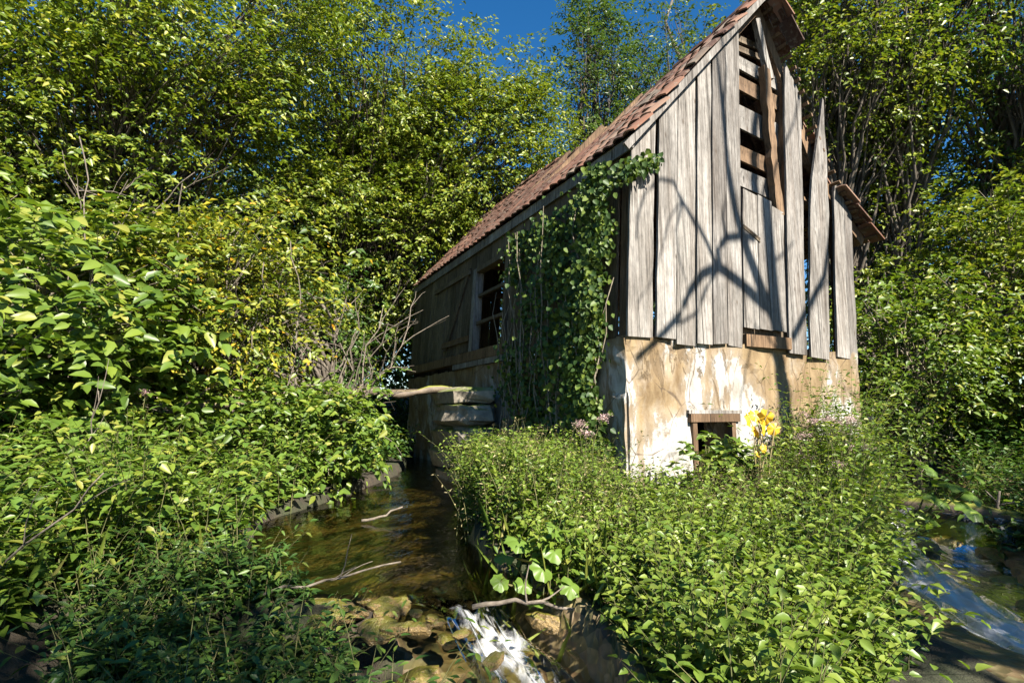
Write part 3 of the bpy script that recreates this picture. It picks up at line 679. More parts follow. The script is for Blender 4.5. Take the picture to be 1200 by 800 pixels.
def make_tree(name, label, cat, group, base, top, tr, blobs, L, mat, seed, clumps=60, sprays=14, per=10, spray_len=.42, spread=.5, ratio=.55, bark='bark', twigs=5, shape=2, limb_r=.045, stems=None):
    r_ = np.random.default_rng(seed); base = np.asarray(base, float); top = np.asarray(top, float)
    root = empty(name, base); tag(root, label, cat, group)
    T = MB(); tp = curve_pts(base - [0, 0, .15], top, np.zeros(3), 10, r_); T.tube(tp, np.linspace(tr, tr * .22, 10), 8)
    if stems:
        for st in stems:
            sp = curve_pts(base + r_.normal(0, .12, 3) * [1, 1, 0] - [0, 0, .1], st, np.array([0, 0, .06]), 9, r_); T.tube(sp, np.linspace(tr * .8, tr * .2, 9), 7)
    T.build('trunk', M[bark], root, True, base)
    wts = np.array([b[6] for b in blobs], float); wts /= wts.sum()
    B = MB(); SP = []; OC = []
    for k in range(clumps):
        bl = blobs[r_.choice(len(blobs), p=wts)]; c = np.array(bl[:3]); rad = np.array(bl[3:6])
        d = unit(r_.normal(0, 1, 3)); rr = r_.uniform(.25, 1) ** .45; cc = c + d * rad * rr
        h = np.clip((cc[2] - base[2]) * r_.uniform(.35, .75) / max(.1, top[2] - base[2]), .12, .98)
        st = tp[int(h * 9)]
        L1 = np.linalg.norm(cc - st)
        pts = curve_pts(st, cc, np.array([0, 0, .12]), 7, r_); B.tube(pts, np.linspace(min(limb_r, .014 * L1 + .006), .006, 7), 5, False)
        n = max(3, int(sprays * r_.uniform(.55, 1.4)))
        sp = cc + r_.normal(0, spread, (n, 3)) * np.array([1, 1, .62]); SP.append(sp); OC.append(np.broadcast_to(c - [0, 0, rad[2] * .4], (n, 3)))
        for q in range(min(twigs, n)): B.tube(curve_pts(pts[4], sp[q], np.array([0, 0, .05]), 4, r_), [.008, .006, .004, .003], 3, False)
    B.build('limbs', M[bark], root, True, base)
    SP = np.concatenate(SP); OC = np.concatenate(OC)
    P, D, Nn, LL = spray_leaves(SP, r_, per, L, spray_len, outc=OC)
    me = leaf_mesh('crown', P - base, D, Nn, LL, LL * ratio, shape=shape)
    link('crown', me, M[mat], root); return root

def ground_pts(n, x0, x1, y0, y1, r_, test=None):
    P = np.stack([r_.uniform(x0, x1, n), r_.uniform(y0, y1, n)], 1)
    z = terrain(P[:, 0], P[:, 1]); mk = np.ones(n, bool) if test is None else test(P[:, 0], P[:, 1], z)
    return np.concatenate([P, z[:, None]], 1)[mk]
def clumped(ncl, per, bounds, test, sd, seed, lo=.55, hi=1.25):
    r_ = np.random.default_rng(seed); c = ground_pts(ncl, *bounds, r_, test); f = r_.uniform(lo, hi, len(c))
    P = np.repeat(c[:, :2], per, 0) + r_.normal(0, sd, (len(c) * per, 2)); f = np.repeat(f, per); z = terrain(P[:, 0], P[:, 1]); mk = test(P[:, 0], P[:, 1], z)
    return np.concatenate([P, z[:, None]], 1)[mk], f[mk]
def in_mill(x, y, m=.12):
    a = (x - C0[0]) * U[0] + (y - C0[1]) * U[1]; v = (x - C0[0]) * Vv[0] + (y - C0[1]) * Vv[1]
    return (a > -m) & (a < 4.2 + m) & (v > -m) & (v < 7.1)

def herbs(name, label, cat, P, h0, h1, L, nodes_, mat, seed, ratio=.5, lean=.25, stem=True, shape=4, hfun=None, zmax=None, whorl=2, taper=.5, fold=.2):
    """many leafy stems as one ground-cover object"""
    r_ = np.random.default_rng(seed); n = len(P); H = r_.uniform(h0, h1, n)
    if hfun is not None: H = H * hfun(P)
    if zmax is not None:
        H = np.minimum(H, (zmax(P[:, 0], P[:, 1]) - P[:, 2]) * r_.uniform(.5, 1.08, n)); mk = H > .07; P = P[mk]; H = H[mk]; n = len(P)
    dirn = r_.normal(0, lean, (n, 2)) + np.array([.10, -.14])
    t = (np.arange(nodes_) + .8) / nodes_
    def pos(tt): # (k,)
        q = np.zeros((n, len(tt), 3)); q[:, :, :2] = P[:, None, :2] + dirn[:, None, :] * (H[:, None] * tt[None] ** 1.8)[:, :, None]
        q[:, :, 2] = P[:, None, 2] + H[:, None] * tt[None] * (1 - .12 * tt[None]); return q
    nd = pos(t); ph = r_.uniform(0, 6.28, n)
    PP = []; DD = []; NN = []; LL = []
    for w in range(whorl):
        an = ph[:, None] + np.arange(nodes_)[None] * 1.57 + w * 2 * np.pi / whorl + r_.normal(0, .25, (n, nodes_))
        el = r_.normal(.05, .3, (n, nodes_))
        d = np.stack([np.cos(an) * np.cos(el), np.sin(an) * np.cos(el), np.sin(el)], -1)
        PP.append(nd + d * .01); DD.append(d); NN.append(np.array([0, 0, 1.]) + r_.normal(0, .32, d.shape) + .2 * S)
        LL.append(L * r_.uniform(.65, 1.2, (n, nodes_)) * (1 - taper * t[None] ** 2))
    PP = np.stack(PP, 2).reshape(-1, 3); DD = np.stack(DD, 2).reshape(-1, 3); NN = unit(np.stack(NN, 2).reshape(-1, 3)); LL = np.stack(LL, 2).reshape(-1)
    me = leaf_mesh(name, PP, DD, NN, LL, LL * ratio, fold, .22, shape)
    o = link(name, me, M[mat]); tag(o, label, cat, kind='stuff')
    if stem:
        ts = np.linspace(0, 1, 5); q = pos(ts); w_ = .0035 * (1.25 - ts)
        ang = np.array([0, 2.09, 4.19]); ring = np.stack([np.cos(ang), np.sin(ang), ang * 0], 1)
        vs = q[:, :, None, :] + ring[None, None] * w_[None, :, None, None]; vs = vs.reshape(-1, 3)
        f = []
        for k in range(4):
            for j in range(3): f.append((k * 3 + j, k * 3 + (j + 1) % 3, k * 3 + 3 + (j + 1) % 3, k * 3 + 3 + j))
        F = (np.arange(n) * 15)[:, None, None] + np.array(f)[None]
        so = link(name + '_stems', mesh_np(name, vs, F.reshape(-1, 4)), M['stem'], o); so.name = 'stems'; tag(so, kind='stuff')
    return o

# ------------------------------------------------------------------ trees
LG = 'broadleaf trees behind the left bank'
make_tree('broadleaf_tree', 'tall sunlit broadleaf tree spreading its crown over the low end of the mill roof', 'tree', LG, (-4.4, 14.0, 1.1), (-3.4, 13.6, 9.0), .17,
          [(-3.2, 13.8, 6.4, 2.7, 1.7, 2.8, 3.4), (-1.3, 13.6, 8.6, 2.5, 1.7, 2.5, 3), (-4.0, 12.6, 10.2, 2.8, 2.0, 2.2, 1.8), (-5.2, 12.4, 6.5, 1.6, 1.5, 2.4, 1.2)], .115, 'leaf_tree', 21, 330, 34, 10, .45, .52)
make_tree('broadleaf_tree', 'tall sunlit broadleaf tree with a dense yellow green crown above the yellowing shrub', 'tree', LG, (-7.6, 10.2, 1.1), (-7.2, 9.8, 8.5), .18,
          [(-7.0, 9.2, 6.4, 3.2, 2.2, 2.9, 3), (-6.0, 9.4, 8.7, 2.8, 2.2, 1.8, 2), (-8.6, 9.3, 4.6, 2.4, 1.8, 1.8, 1.2)], .11, 'leaf_tree', 22, 200, 34, 9, .45, .5)
make_tree('broadleaf_tree', 'leafy tree with a shadowed hollow crown above the big leaved shrubs', 'tree', LG, (-10.8, 8.0, 1.2), (-9.8, 7.8, 8), .16,
          [(-9.0, 7.6, 6.2, 2.4, 2.0, 2.6, 2), (-9.6, 8.2, 3.6, 2.2, 1.8, 1.4, 1)], .11, 'leaf_tree', 23, 110, 32, 9, .45, .5)
for k, (x, y, h, sd) in enumerate(((-13, 17, 11, 31), (-8, 19, 12, 32), (-3.0, 18.5, 10.5, 33), (-17, 12, 11, 34), (-6, 14.5, 10, 35), (-10.5, 13, 11, 36))):
    make_tree('background_tree', 'dark tree filling the gaps behind the sunlit broadleaf trees', 'tree', 'background trees behind the left bank', (x, y, 1.2), (x + .3, y, h * .9), .2,
              [(x, y, h * .55, 3.2, 2.6, h * .42, 1)], .2, 'leaf_far', sd, 70, 22, 8, .7, .75)
# trees behind the roof
make_tree('ash_tree', 'slender bluish green tree against the sky behind the roof ridge', 'tree', None, (2.9, 16.5, 1.6), (2.6, 16.5, 16), .17,
          [(2.7, 16.3, 12.6, 1.0, 1.0, 2.6, 2), (3.5, 16.3, 9.0, 1.9, 1.4, 2.2, 2.4), (1.2, 15.5, 7.4, 1.7, 1.0, 1.9, 2.0)], .15, 'leaf_far', 41, 125, 20, 9, .5, .42, ratio=.42)
make_tree('ash_tree', 'tree with dark spreading branches rising behind the gable peak', 'tree', None, (6.2, 17.5, 1.6), (6.0, 17.5, 17), .17,
          [(5.4, 17, 13.6, 1.6, 1.3, 2.2, 2), (6.4, 17, 10.5, 2.0, 1.5, 2.4, 2)], .15, 'leaf_far', 43, 80, 18, 9, .5, .42, ratio=.42)
make_tree('ash_tree', 'tree with pale branches rising right behind the gable peak', 'tree', None, (10.0, 16, 1.6), (9.7, 16, 15), .16,
          [(9.4, 16, 12.5, 2.2, 1.8, 2.6, 2), (10.0, 15.5, 8.5, 2.0, 1.6, 2.6, 1.5)], .14, 'leaf_tree', 42, 100, 22, 9, .5, .46)
RG = 'trees beyond the right wall of the mill'
for k, (x, y, h, tr, lab, sd) in enumerate(((7.7, 11.8, 13, .11, 'slim dark trunked tree leaning over behind the broken right eave', 51), (8.9, 11.8, 14, .15, 'tall pale trunked tree standing behind the ivy shrubs right of the mill', 52),
                                       (11.2, 11.6, 13, .15, 'forked tree with long dark limbs beside the pale trunked tree', 53), (13.8, 8.8, 12, .14, 'tree with drooping lit boughs over the side stream', 54), (16.5, 15, 14, .2, 'dense back row tree seen between the thin trunks', 55), (12, 19, 12, .2, 'dense back row tree seen past the broken eave', 56))):
    make_tree('woodland_tree', lab, 'tree', RG, (x, y, 1.4), (x + .5 * math.sin(k * 2), y, h), tr,
              [(x, y - .3, h * .78, 2.2, 1.8, h * .24, 2), (x + 1.3, y + .8, h * .42, 1.7, 1.4, h * .18, .9)], .12 if k < 4 else .17, 'leaf_tree' if k != 2 else 'leaf_dark', sd, 115, 23, 9, .5, .5)
# shrubs
make_tree('shrub', 'big leaved shrub with bright layered leaves on the left bank', 'shrub', 'shrubs on the left bank', (-5.0, 5.4, 1.2), (-4.9, 5.3, 3.0), .05,
          [(-4.9, 5.2, 2.5, 1.5, .9, 1.15, 2), (-4.3, 4.6, 1.9, 1.0, .7, .8, 1)], .15, 'leaf_herb', 61, 64, 12, 8, .42, .32, shape=8, stems=[(-4.2, 5, 2.9), (-5.6, 5.4, 2.8)], bark='vine')
make_tree('shrub', 'yellowing shrub with orange tinged leaves beside the bare twigs', 'shrub', 'shrubs on the left bank', (-3.7, 6.8, 1.1), (-3.5, 6.8, 3.3), .04,
          [(-3.5, 6.6, 2.9, 1.1, .8, 1.2, 2), (-4.4, 6.6, 3.1, 1.0, .8, .9, 1.4)], .095, 'leaf_yel', 62, 75, 20, 9, .34, .30, stems=[(-2.9, 6.7, 2.9), (-4.4, 6.8, 3.2), (-3.3, 6.5, 3.4)], bark='twig', limb_r=.02)
make_tree('shrub', 'dark dense shrub under the broadleaf crowns behind the bare twigs', 'shrub', 'shrubs on the left bank', (-3.4, 9.6, 1.1), (-3.2, 9.5, 3.6), .05,
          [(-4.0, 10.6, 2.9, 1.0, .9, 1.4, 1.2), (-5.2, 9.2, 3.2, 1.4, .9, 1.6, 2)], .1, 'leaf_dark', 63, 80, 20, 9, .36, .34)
make_tree('shrub', 'leafy shrub hanging over the far bank of the pool', 'shrub', 'shrubs on the left bank', (-2.6, 6.7, .9), (-2.5, 6.6, 1.8), .035,
          [(-2.3, 6.4, 1.35, .6, .5, .38, 2), (-3.1, 5.9, 1.35, .8, .6, .45, 2), (-1.95, 6.9, 1.55, .45, .4, .3, .7)], .1, 'leaf_herb', 64, 52, 16, 8, .28, .22, shape=4, bark='vine', limb_r=.015)
make_tree('shrub', 'tall green shrub at the outer edge of the left bank', 'shrub', 'shrubs on the left bank', (-7.2, 6.2, 1.3), (-7.0, 6.1, 4.0), .06,
          [(-6.8, 6.0, 3.2, 1.6, 1.0, 1.6, 2)], .12, 'leaf_herb', 65, 55, 16, 8, .4, .36, bark='vine')
SR = 'shrubs beyond the right corner of the mill'
for k, (x, y, z, rx, rz, L, mt, lab, sd) in enumerate(((6.1, 8.3, 2.4, 1.1, 1.3, .095, 'leaf_herb', 'bright climbing shrub against the right corner of the plaster wall', 71), (8.2, 8.8, 3.4, 1.7, 2.0, .11, 'leaf_tree', 'tall leafy shrub below the broken right eave', 72),
                                                (9.9, 8.0, 3.0, 1.6, 1.9, .11, 'leaf_dark', 'tall shaded shrub next to the side stream', 73), (8.6, 6.6, 2.3, 1.3, .9, .10, 'leaf_herb', 'low spreading shrub arching over the mossy weir log', 74), (11.5, 10, 4.2, 2.2, 2.4, .12, 'leaf_tree', 'wide shrub under the pale trunked tree', 75))):
    gz = float(terrain(x, y)); make_tree('shrub', lab, 'shrub', SR, (x, y, gz), (x, y, z + .4 * rz), .05, [(x, y, z, rx, rx * .7, rz, 1)], L, mt, sd, 62, 20, 9, .38, .34, bark='vine')
for k, (x, y) in enumerate(((9, 26), (17, 22), (22, 15), (1, 27), (-10, 26), (-20, 20))):
    make_tree('background_tree', 'tall far tree at the back of the wood', 'tree', 'far trees at the back of the wood', (x, y, 2), (x, y, 9), .25, [(x, y, 6.0, 4, 3, 4.2, 1)], .28, 'leaf_far', 90 + k, 70, 18, 8, .8, .9)

# ------------------------------------------------------------------ herb layer
r1 = np.random.default_rng(101)
def dry(x, y, z): return (z > .60) & ~in_mill(x, y)
lowbank = lambda lim: (lambda x, y, z: (z > lim) & ~in_mill(x, y))
def vary(P): return .72 + .38 * np.sin(P[:, 0] * 2.1 + 1.5 * np.sin(P[:, 1] * 1.7)) * np.cos(P[:, 1] * 2.6 + P[:, 0]) + .18 * np.sin(P[:, 0] * 6.1 + P[:, 1] * 4.7)
def patchy(x, y, r_, k=.55): return r_.random(len(x)) < k + .5 * np.sin(x * 3.3 + 2 * np.sin(y * 2.1)) * np.cos(y * 3.7 - x)
# low growth where the bank drops to the pool and to the dam stones
def pool_edge(x, y):
    t = x / np.maximum(y, .1); sec = sstep(-.56, -.40, t)
    return 9 * (1 - sec) + sec * (1.6 - .335 * y) + np.where(y > 3.5, 9, 0)
left = lambda x, y, z: (z > .62) & (np.hypot(x, y) > 1.7) & (x / y < -.41 + .04 * np.maximum(0, y - 5))
P = ground_pts(5200, -8, -1.0, 2.0, 8.5, r1, left)
herbs('nettle_undergrowth', 'dense leafy green undergrowth covering the left bank of the pool', 'undergrowth', P, .45, .95, .12, 8, 'leaf_herb', 111, ratio=.45, shape=8, hfun=vary, zmax=pool_edge)
P = ground_pts(3600, -7, -1.0, 1.8, 7.5, r1, lambda x, y, z: left(x, y, z) & patchy(x, y, r1))
herbs('broad_leaved_undergrowth', 'clumps of broad pale green leaves among the left bank undergrowth', 'undergrowth', P, .5, 1.0, .11, 6, 'leaf_big', 118, ratio=.66, hfun=vary, zmax=pool_edge, lean=.35, shape=8)
P, fc7 = clumped(190, 9, (-2.1, -.2, 1.3, 3.2), lambda x, y, z: (z > .25) & (np.hypot(x, y) > 1.35) & (x / y > -.8) & (x < -.3) & ((y < 2.75) | (x < -1.05)) & ((x / y < -.3) | (y < 2.35)), .09, 507, .35, 1.5)
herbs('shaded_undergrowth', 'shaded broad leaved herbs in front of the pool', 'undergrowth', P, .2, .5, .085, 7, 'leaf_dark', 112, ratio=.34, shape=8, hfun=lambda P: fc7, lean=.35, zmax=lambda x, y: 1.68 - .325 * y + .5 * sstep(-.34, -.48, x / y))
mint_ok = lambda x, y, z: ((x / y < .07) | (x / y > .24) | (y > 4.4) | (np.sin(x * 31 + y * 17) > .1)) & (z > .24) & ~in_mill(x, y) & (x > .1 - .3 * (y - 3.2)) & (x < .63 * y + .1 * np.maximum(0, y - 3.5))
P, fc = clumped(560, 13, (-.4, 3.6, 1.45, 6.0), mint_ok, .075, 501, .35, 1.55)
mz = lambda x, y: 1.24 + .3 * sstep(.12, .02, x / y) + .5 * sstep(.48, .58, x / y)
near = P[:, 1] < 3.0
herbs('mint_patch', 'bright yellow green herb mound growing before the plaster wall', 'undergrowth', P[~near], .45, .78, .074, 10, 'leaf_mint', 113, ratio=.62, hfun=lambda P: fc[~near], lean=.3, zmax=mz, fold=.3)
herbs('mint_patch', 'bright larger leaved edge of the herb mound hanging over the stream', 'undergrowth', P[near], .45, .78, .07, 10, 'leaf_mint', 117, ratio=.62, hfun=lambda P: fc[near], lean=.3, zmax=mz, fold=.3, shape=8)
P, fc5 = clumped(60, 10, (.9, 3.4, 1.5, 4.8), lambda x, y, z: (z > .2) & (x / y > .58) & (x / y < .80), .08, 505)
herbs('streamside_herbs', 'low shaded herbs along the near edge of the rapids', 'undergrowth', P, .15, .32, .06, 6, 'leaf_dark', 120, ratio=.5, hfun=lambda P: fc5)  # deep shade at this edge is put into the dark leaf colour
P, fc9 = clumped(42, 4, (-.3, 3.4, 2.2, 5.4), mint_ok, .07, 509, .6, 1.2)
herbs('broad_leaved_weeds', 'scattered broad pale leaves growing through the herb mound', 'undergrowth', P, .4, .75, .13, 4, 'leaf_big', 123, ratio=.8, shape=8, hfun=lambda P: fc9, zmax=mz, lean=.35)
P, fc6 = clumped(240, 10, (3.7, 10, 2.0, 7.5), lambda x, y, z: z > .28, .12, 506)
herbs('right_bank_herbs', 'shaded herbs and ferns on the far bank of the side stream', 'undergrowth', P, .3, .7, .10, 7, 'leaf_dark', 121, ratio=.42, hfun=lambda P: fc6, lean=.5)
P, fc2 = clumped(330, 12, (1.9, 5.0, 3.6, 8.5), lambda x, y, z: (z > .36) & ~in_mill(x, y) & (x / y > .43) & (x / y < .80), .10, 502, .4, 1.3)
herbs('tall_herbs', 'tall flowering herbs at the right foot of the plaster wall', 'undergrowth', P, .8, 1.45, .085, 13, 'leaf_herb', 114, ratio=.40, hfun=lambda P: fc2 * (.6 + .4 * sstep(.44, .54, P[:, 0] / P[:, 1])))
P, fc3 = clumped(230, 12, (-.75, 1.0, 3.7, 8.4), lambda x, y, z: (z > .48) & ~in_mill(x, y) & (x / y < .16), .09, 503, .4, 1.4)
herbs('wall_herbs', 'light green herbs between the ivy wall and the pool', 'undergrowth', P, .5, .95, .055, 13, 'leaf_herb', 115, ratio=.5, hfun=lambda P: fc3, zmax=lambda x, y: 1.48 + 0 * x)
P, fc4 = clumped(60, 9, (-2.6, -.2, 2.9, 7.5), lambda x, y, z: (z > .56) & (x / y < -.30) & (x / y > -.6), .08, 504)
herbs('bank_herbs', 'low leafy herbs hanging over the left edge of the pool', 'undergrowth', P, .2, .42, .085, 6, 'leaf_herb', 119, ratio=.5, hfun=lambda P: fc4, lean=.6, shape=8, zmax=lambda x, y: np.where(y < 3.6, .78, 1.25))
P = ground_pts(9000, -16, 16, 6, 16, r1, lambda x, y, z: (z > .7) & ~in_mill(x, y) & ((x < -1.9) | (x > 5)))
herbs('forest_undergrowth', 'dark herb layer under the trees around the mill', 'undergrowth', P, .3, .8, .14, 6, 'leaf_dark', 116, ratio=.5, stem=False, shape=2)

# ------------------------------------------------------------------ ivy on the side wall
ri = np.random.default_rng(131)
ivy = empty('ivy', W(-.1, 1.2, .8)); tag(ivy, 'dark ivy climbing the side wall up to the eave and round the corner', 'ivy')
ib = np.array(W(-.1, 1.2, .8))
n = 11000; vv = ri.uniform(.05, 2.74, n) ** 1.0 ; zz = ri.uniform(.9, 4.12, n)
dens = .55 + .45 * np.sin(vv * 5 + 1.7 * np.sin(zz * 2.3)) * np.cos(zz * 3.1 + vv)
keep = (ri.random(n) < dens + .02 + .25 * (vv < .9)) & (vv < 2.35 + .3 * np.sin(zz * 3.7) + .1 * np.sin(zz * 11)) & ~((vv < .36 + .1 * np.sin(zz * 7)) & (zz < 2.5)) & ~((vv < .22) & (zz < 4)) & ~((vv > .75) & (vv < 1.0) & (zz > 3.0) & (zz < 3.7))
vv, zz = vv[keep], zz[keep]; depth = .06 + ri.gamma(1.6, .055, len(vv)) + .16 * np.exp(-((vv - .62) / .25) ** 2) * ri.random(len(vv))
P1 = np.stack([W(-d, v_, z_) + U * LEAN * max(0, z_ - ZB) for d, v_, z_ in zip(depth, vv, zz)])
# sprig round the corner over the gable
n2 = 220; t2 = ri.random(n2); P2 = np.stack([W(-.12 + .45 * t + ri.normal(0, .04), -.14 + ri.normal(0, .05), 4.02 + .22 * t + ri.normal(0, .07 - .03 * t)) for t in t2])
n3 = 2100; zq = ri.uniform(1.15, 4.15, n3); P3 = np.stack([W(-.17 - .10 * abs(math.sin(z_ * 2.7)) + ri.normal(0, .06), .14 + .22 * (z_ < 3.2) + .08 * math.sin(z_ * 4) + ri.normal(0, .09), z_) for z_ in zq])
PA = np.concatenate([P1, P2, P3]); n = len(PA)
D = np.stack([ri.normal(0, .5, n), ri.normal(0, .5, n), -np.abs(ri.normal(.8, .3, n))], 1); Nn = -U * .9 + np.array([0, 0, .35]) + ri.normal(0, .38, (n, 3)) - Vv * .55
LL = ri.uniform(.04, .08, n)
link('leaves', leaf_mesh('leaves', PA - ib, D, unit(Nn), LL, LL * .9, .15, .15, 4), M['leaf_ivy'], ivy)
for k in range(26):
    v0 = ri.uniform(.3, 2.5); zt = ri.uniform(2.6, 4.2); b = MB(); v1 = v0 + ri.normal(0, .25)
    pts = [W(-.09 - .05 * math.sin(q * 3) - .10 * ri.random(), v0 + (v1 - v0) * q + ri.normal(0, .03), .75 + (zt - .75) * q) for q in np.linspace(0, 1, 9)]
    b.tube(pts, np.linspace(.013, .005, 9), 4, False); b.build('stem', M['vine'], ivy, True, ib)

# ------------------------------------------------------------------ bare tree to the right of the view whose branches throw the shadow on the gable
def gp(a, z): return W(a, 0, z)          # where a branch's shadow meets the gable, in wall coordinates
rs = np.random.default_rng(151); bt = MB(); lim = MB()
def cast(pts, t0, t1, r0, r1, mb):
    n = len(pts); P = [gp(*p) + S * (t0 + (t1 - t0) * k / max(1, n - 1)) for k, p in enumerate(pts)]
    Q = []
    for k in range(n - 1):
        for q in (0, .5): Q.append(P[k] * (1 - q) + P[k + 1] * q)
    Q.append(P[-1]); mb.tube(Q, np.linspace(r0, r1, len(Q)), 7); return P
trunk_path = [(2.29, 0.85), (2.29, 1.43), (2.25, 2.03), (2.18, 2.59), (2.16, 3.16), (2.14, 3.63), (2.12, 4.11)]
PT = cast(trunk_path, 7.2, 7.0, .125, .085, bt)
foot = np.array([PT[0][0] + .1, PT[0][1] - .1, float(terrain(PT[0][0], PT[0][1])) - .2])
bt.tube([foot, (foot + PT[0]) / 2 + np.array([.06, .02, 0]), PT[0]], [.2, .15, .125], 8)
cast([(2.12, 4.11), (2.10, 4.77), (2.25, 5.60), (2.29, 6.56), (2.28, 7.42)], 7.0, 7.4, .08, .02, lim)
cast([(2.18, 2.59), (1.95, 2.98), (1.75, 3.42), (1.59, 3.86), (1.49, 4.42), (1.46, 4.94), (1.42, 5.48), (1.37, 5.91)], 7.1, 6.4, .085, .02, lim)
cast([(1.51, 4.26), (1.47, 5.17), (1.55, 5.68), (1.49, 6.06)], 6.6, 6.2, .03, .008, lim)
cast([(2.18, 2.74), (1.96, 2.81), (1.69, 2.97), (1.42, 3.10), (1.23, 3.16), (1.00, 3.05), (0.83, 2.87), (0.65, 2.57), (0.44, 2.38), (0.10, 2.12)], 7.1, 5.6, .07, .03, lim)
cast([(1.27, 3.17), (1.25, 3.35), (1.40, 3.53), (1.71, 3.61), (1.88, 3.60)], 6.3, 6.6, .04, .045, lim)
cast([(1.40, 3.53), (1.36, 3.75), (1.43, 4.01)], 6.5, 6.3, .03, .008, lim)
cast([(1.22, 3.17), (1.08, 3.43), (0.91, 3.68), (0.76, 3.87), (0.63, 4.04), (0.44, 4.03), (0.24, 3.85), (0.14, 3.59), (0.11, 3.34)], 6.3, 5.5, .03, .012, lim)
cast([(0.76, 3.82), (0.65, 3.51), (0.67, 3.28), (0.77, 2.96)], 6.0, 5.8, .018, .008, lim)
cast([(1.24, 3.13), (1.04, 2.89), (0.90, 2.62), (0.69, 2.51), (0.51, 2.44)], 6.3, 5.9, .026, .012, lim)
cast([(0.76, 3.87), (0.56, 3.62), (0.43, 3.24), (0.26, 2.86), (0.09, 2.66)], 6.0, 5.5, .014, .006, lim)
cast([(2.24, 3.38), (2.45, 3.53), (2.59, 3.66)], 7.1, 7.3, .02, .01, lim)
cast([(2.23, 2.13), (1.97, 2.42), (1.80, 2.56), (1.57, 1.82), (1.45, 1.26)], 7.1, 6.6, .02, .008, lim)
cast([(2.11, 4.00), (2.35, 4.60), (2.74, 5.26), (3.04, 6.07)], 7.0, 7.6, .03, .01, lim)
cast([(2.45, 2.45), (3.11, 3.26), (3.35, 4.09), (3.34, 4.93)], 7.2, 7.8, .05, .03, lim)
cast([(3.28, 3.28), (2.95, 3.02), (2.74, 2.63)], 7.6, 7.8, .014, .006, lim)
broot = empty('bare_tree', foot); tag(broot, 'leafless crooked tree on the bank throwing its branch shadow on the gable', 'tree')
bt.build('trunk', M['bark'], broot, True, foot); lim.build('limbs', M['bark'], broot, True, foot)
# shade trees of the near bank, outside the view, that keep the stream and the bottom corner in shade
make_tree('bank_tree', 'shade tree overhanging the near bank of the side stream', 'tree', None, (8.8, -1.8, .8), (8.2, -1.4, 6), .15, [(6.7, -1.4, 5.2, 1.1, 1.3, .8, 1.3), (8.4, -1.1, 5.2, 1.8, 1.6, .9, 2), (8.4, .9, 4.0, 1.6, 1.2, .9, 1)], .13, 'leaf_tree', 161, 95, 22, 9, .5, .45)
make_tree('bank_tree', 'shade tree overhanging the near end of the pool', 'tree', None, (2.8, -3.9, .8), (2.2, -3.1, 5.6), .12, [(.95, -2.4, 5.2, 1.5, 1.0, .6, 2)], .12, 'leaf_tree', 162, 30, 14, 8, .5, .4)

# ------------------------------------------------------------------ bare twigs, dead wood
def bare_bush(name, label, base, tips, r0, seed, forks=3, mat='twig', grp=None):
    r_ = np.random.default_rng(seed); root = empty(name, base); tag(root, label, 'branches', grp); base = np.asarray(base, float)
    for tpt in tips:
        b = MB(); st = base + r_.normal(0, .08, 3) * [1, 1, .2]; pts = curve_pts(st, tpt, np.array([0, 0, .08]), 9, r_); b.tube(pts, np.linspace(r0, r0 * .3, 9), 5, False)
        for q in range(forks):
            k = r_.integers(2, 8); d = pts[min(k + 1, 8)] - pts[k - 1]; d = unit(unit(d) + r_.normal(0, .65, 3)); l = np.linalg.norm(pts[-1] - pts[0]) * r_.uniform(.2, .45)
            pp = curve_pts(pts[k], pts[k] + d * l, np.array([0, 0, .05]), 5, r_); b.tube(pp, np.linspace(r0 * .45, r0 * .15, 5), 4, False)
            p2 = curve_pts(pp[2], pp[2] + unit(d + r_.normal(0, .7, 3)) * l * .5, np.zeros(3), 4, r_); b.tube(p2, np.linspace(r0 * .25, r0 * .1, 4), 3, False)
        b.build('branch', M[mat], root, True, base)
    return root
bare_bush('dead_shrub', 'tangle of bare pale twigs beside the low end of the mill', (-2.35, 7.2, 1.0), [(-2.5, 7.0, 3.2), (-2.9, 6.9, 2.7), (-1.75, 7.2, 3.0), (-1.5, 7.3, 2.5), (-2.2, 7.1, 3.4), (-1.35, 7.5, 2.9), (-3.1, 6.8, 2.9), (-1.9, 6.8, 2.3), (-2.75, 6.5, 2.4), (-2.0, 6.9, 2.9), (-1.6, 6.9, 2.75)], .02, 171, 5)
bare_bush('dead_shrub', 'bundle of upright bare stems inside the yellowing shrub', (-4.35, 6.0, 1.2), [(-4.3, 5.9, 2.9), (-4.55, 5.9, 2.6), (-4.1, 5.9, 2.7), (-4.4, 5.8, 2.4), (-3.9, 5.8, 2.3)], .017, 172, 2)
bare_bush('dead_branch', 'arching bare branch hanging from the broadleaf crown above the left shrubs', (-5.3, 7.0, 3.0), [(-5.0, 6.7, 4.6), (-4.2, 6.8, 4.75), (-5.9, 6.7, 5.0)], .017, 173, 3)
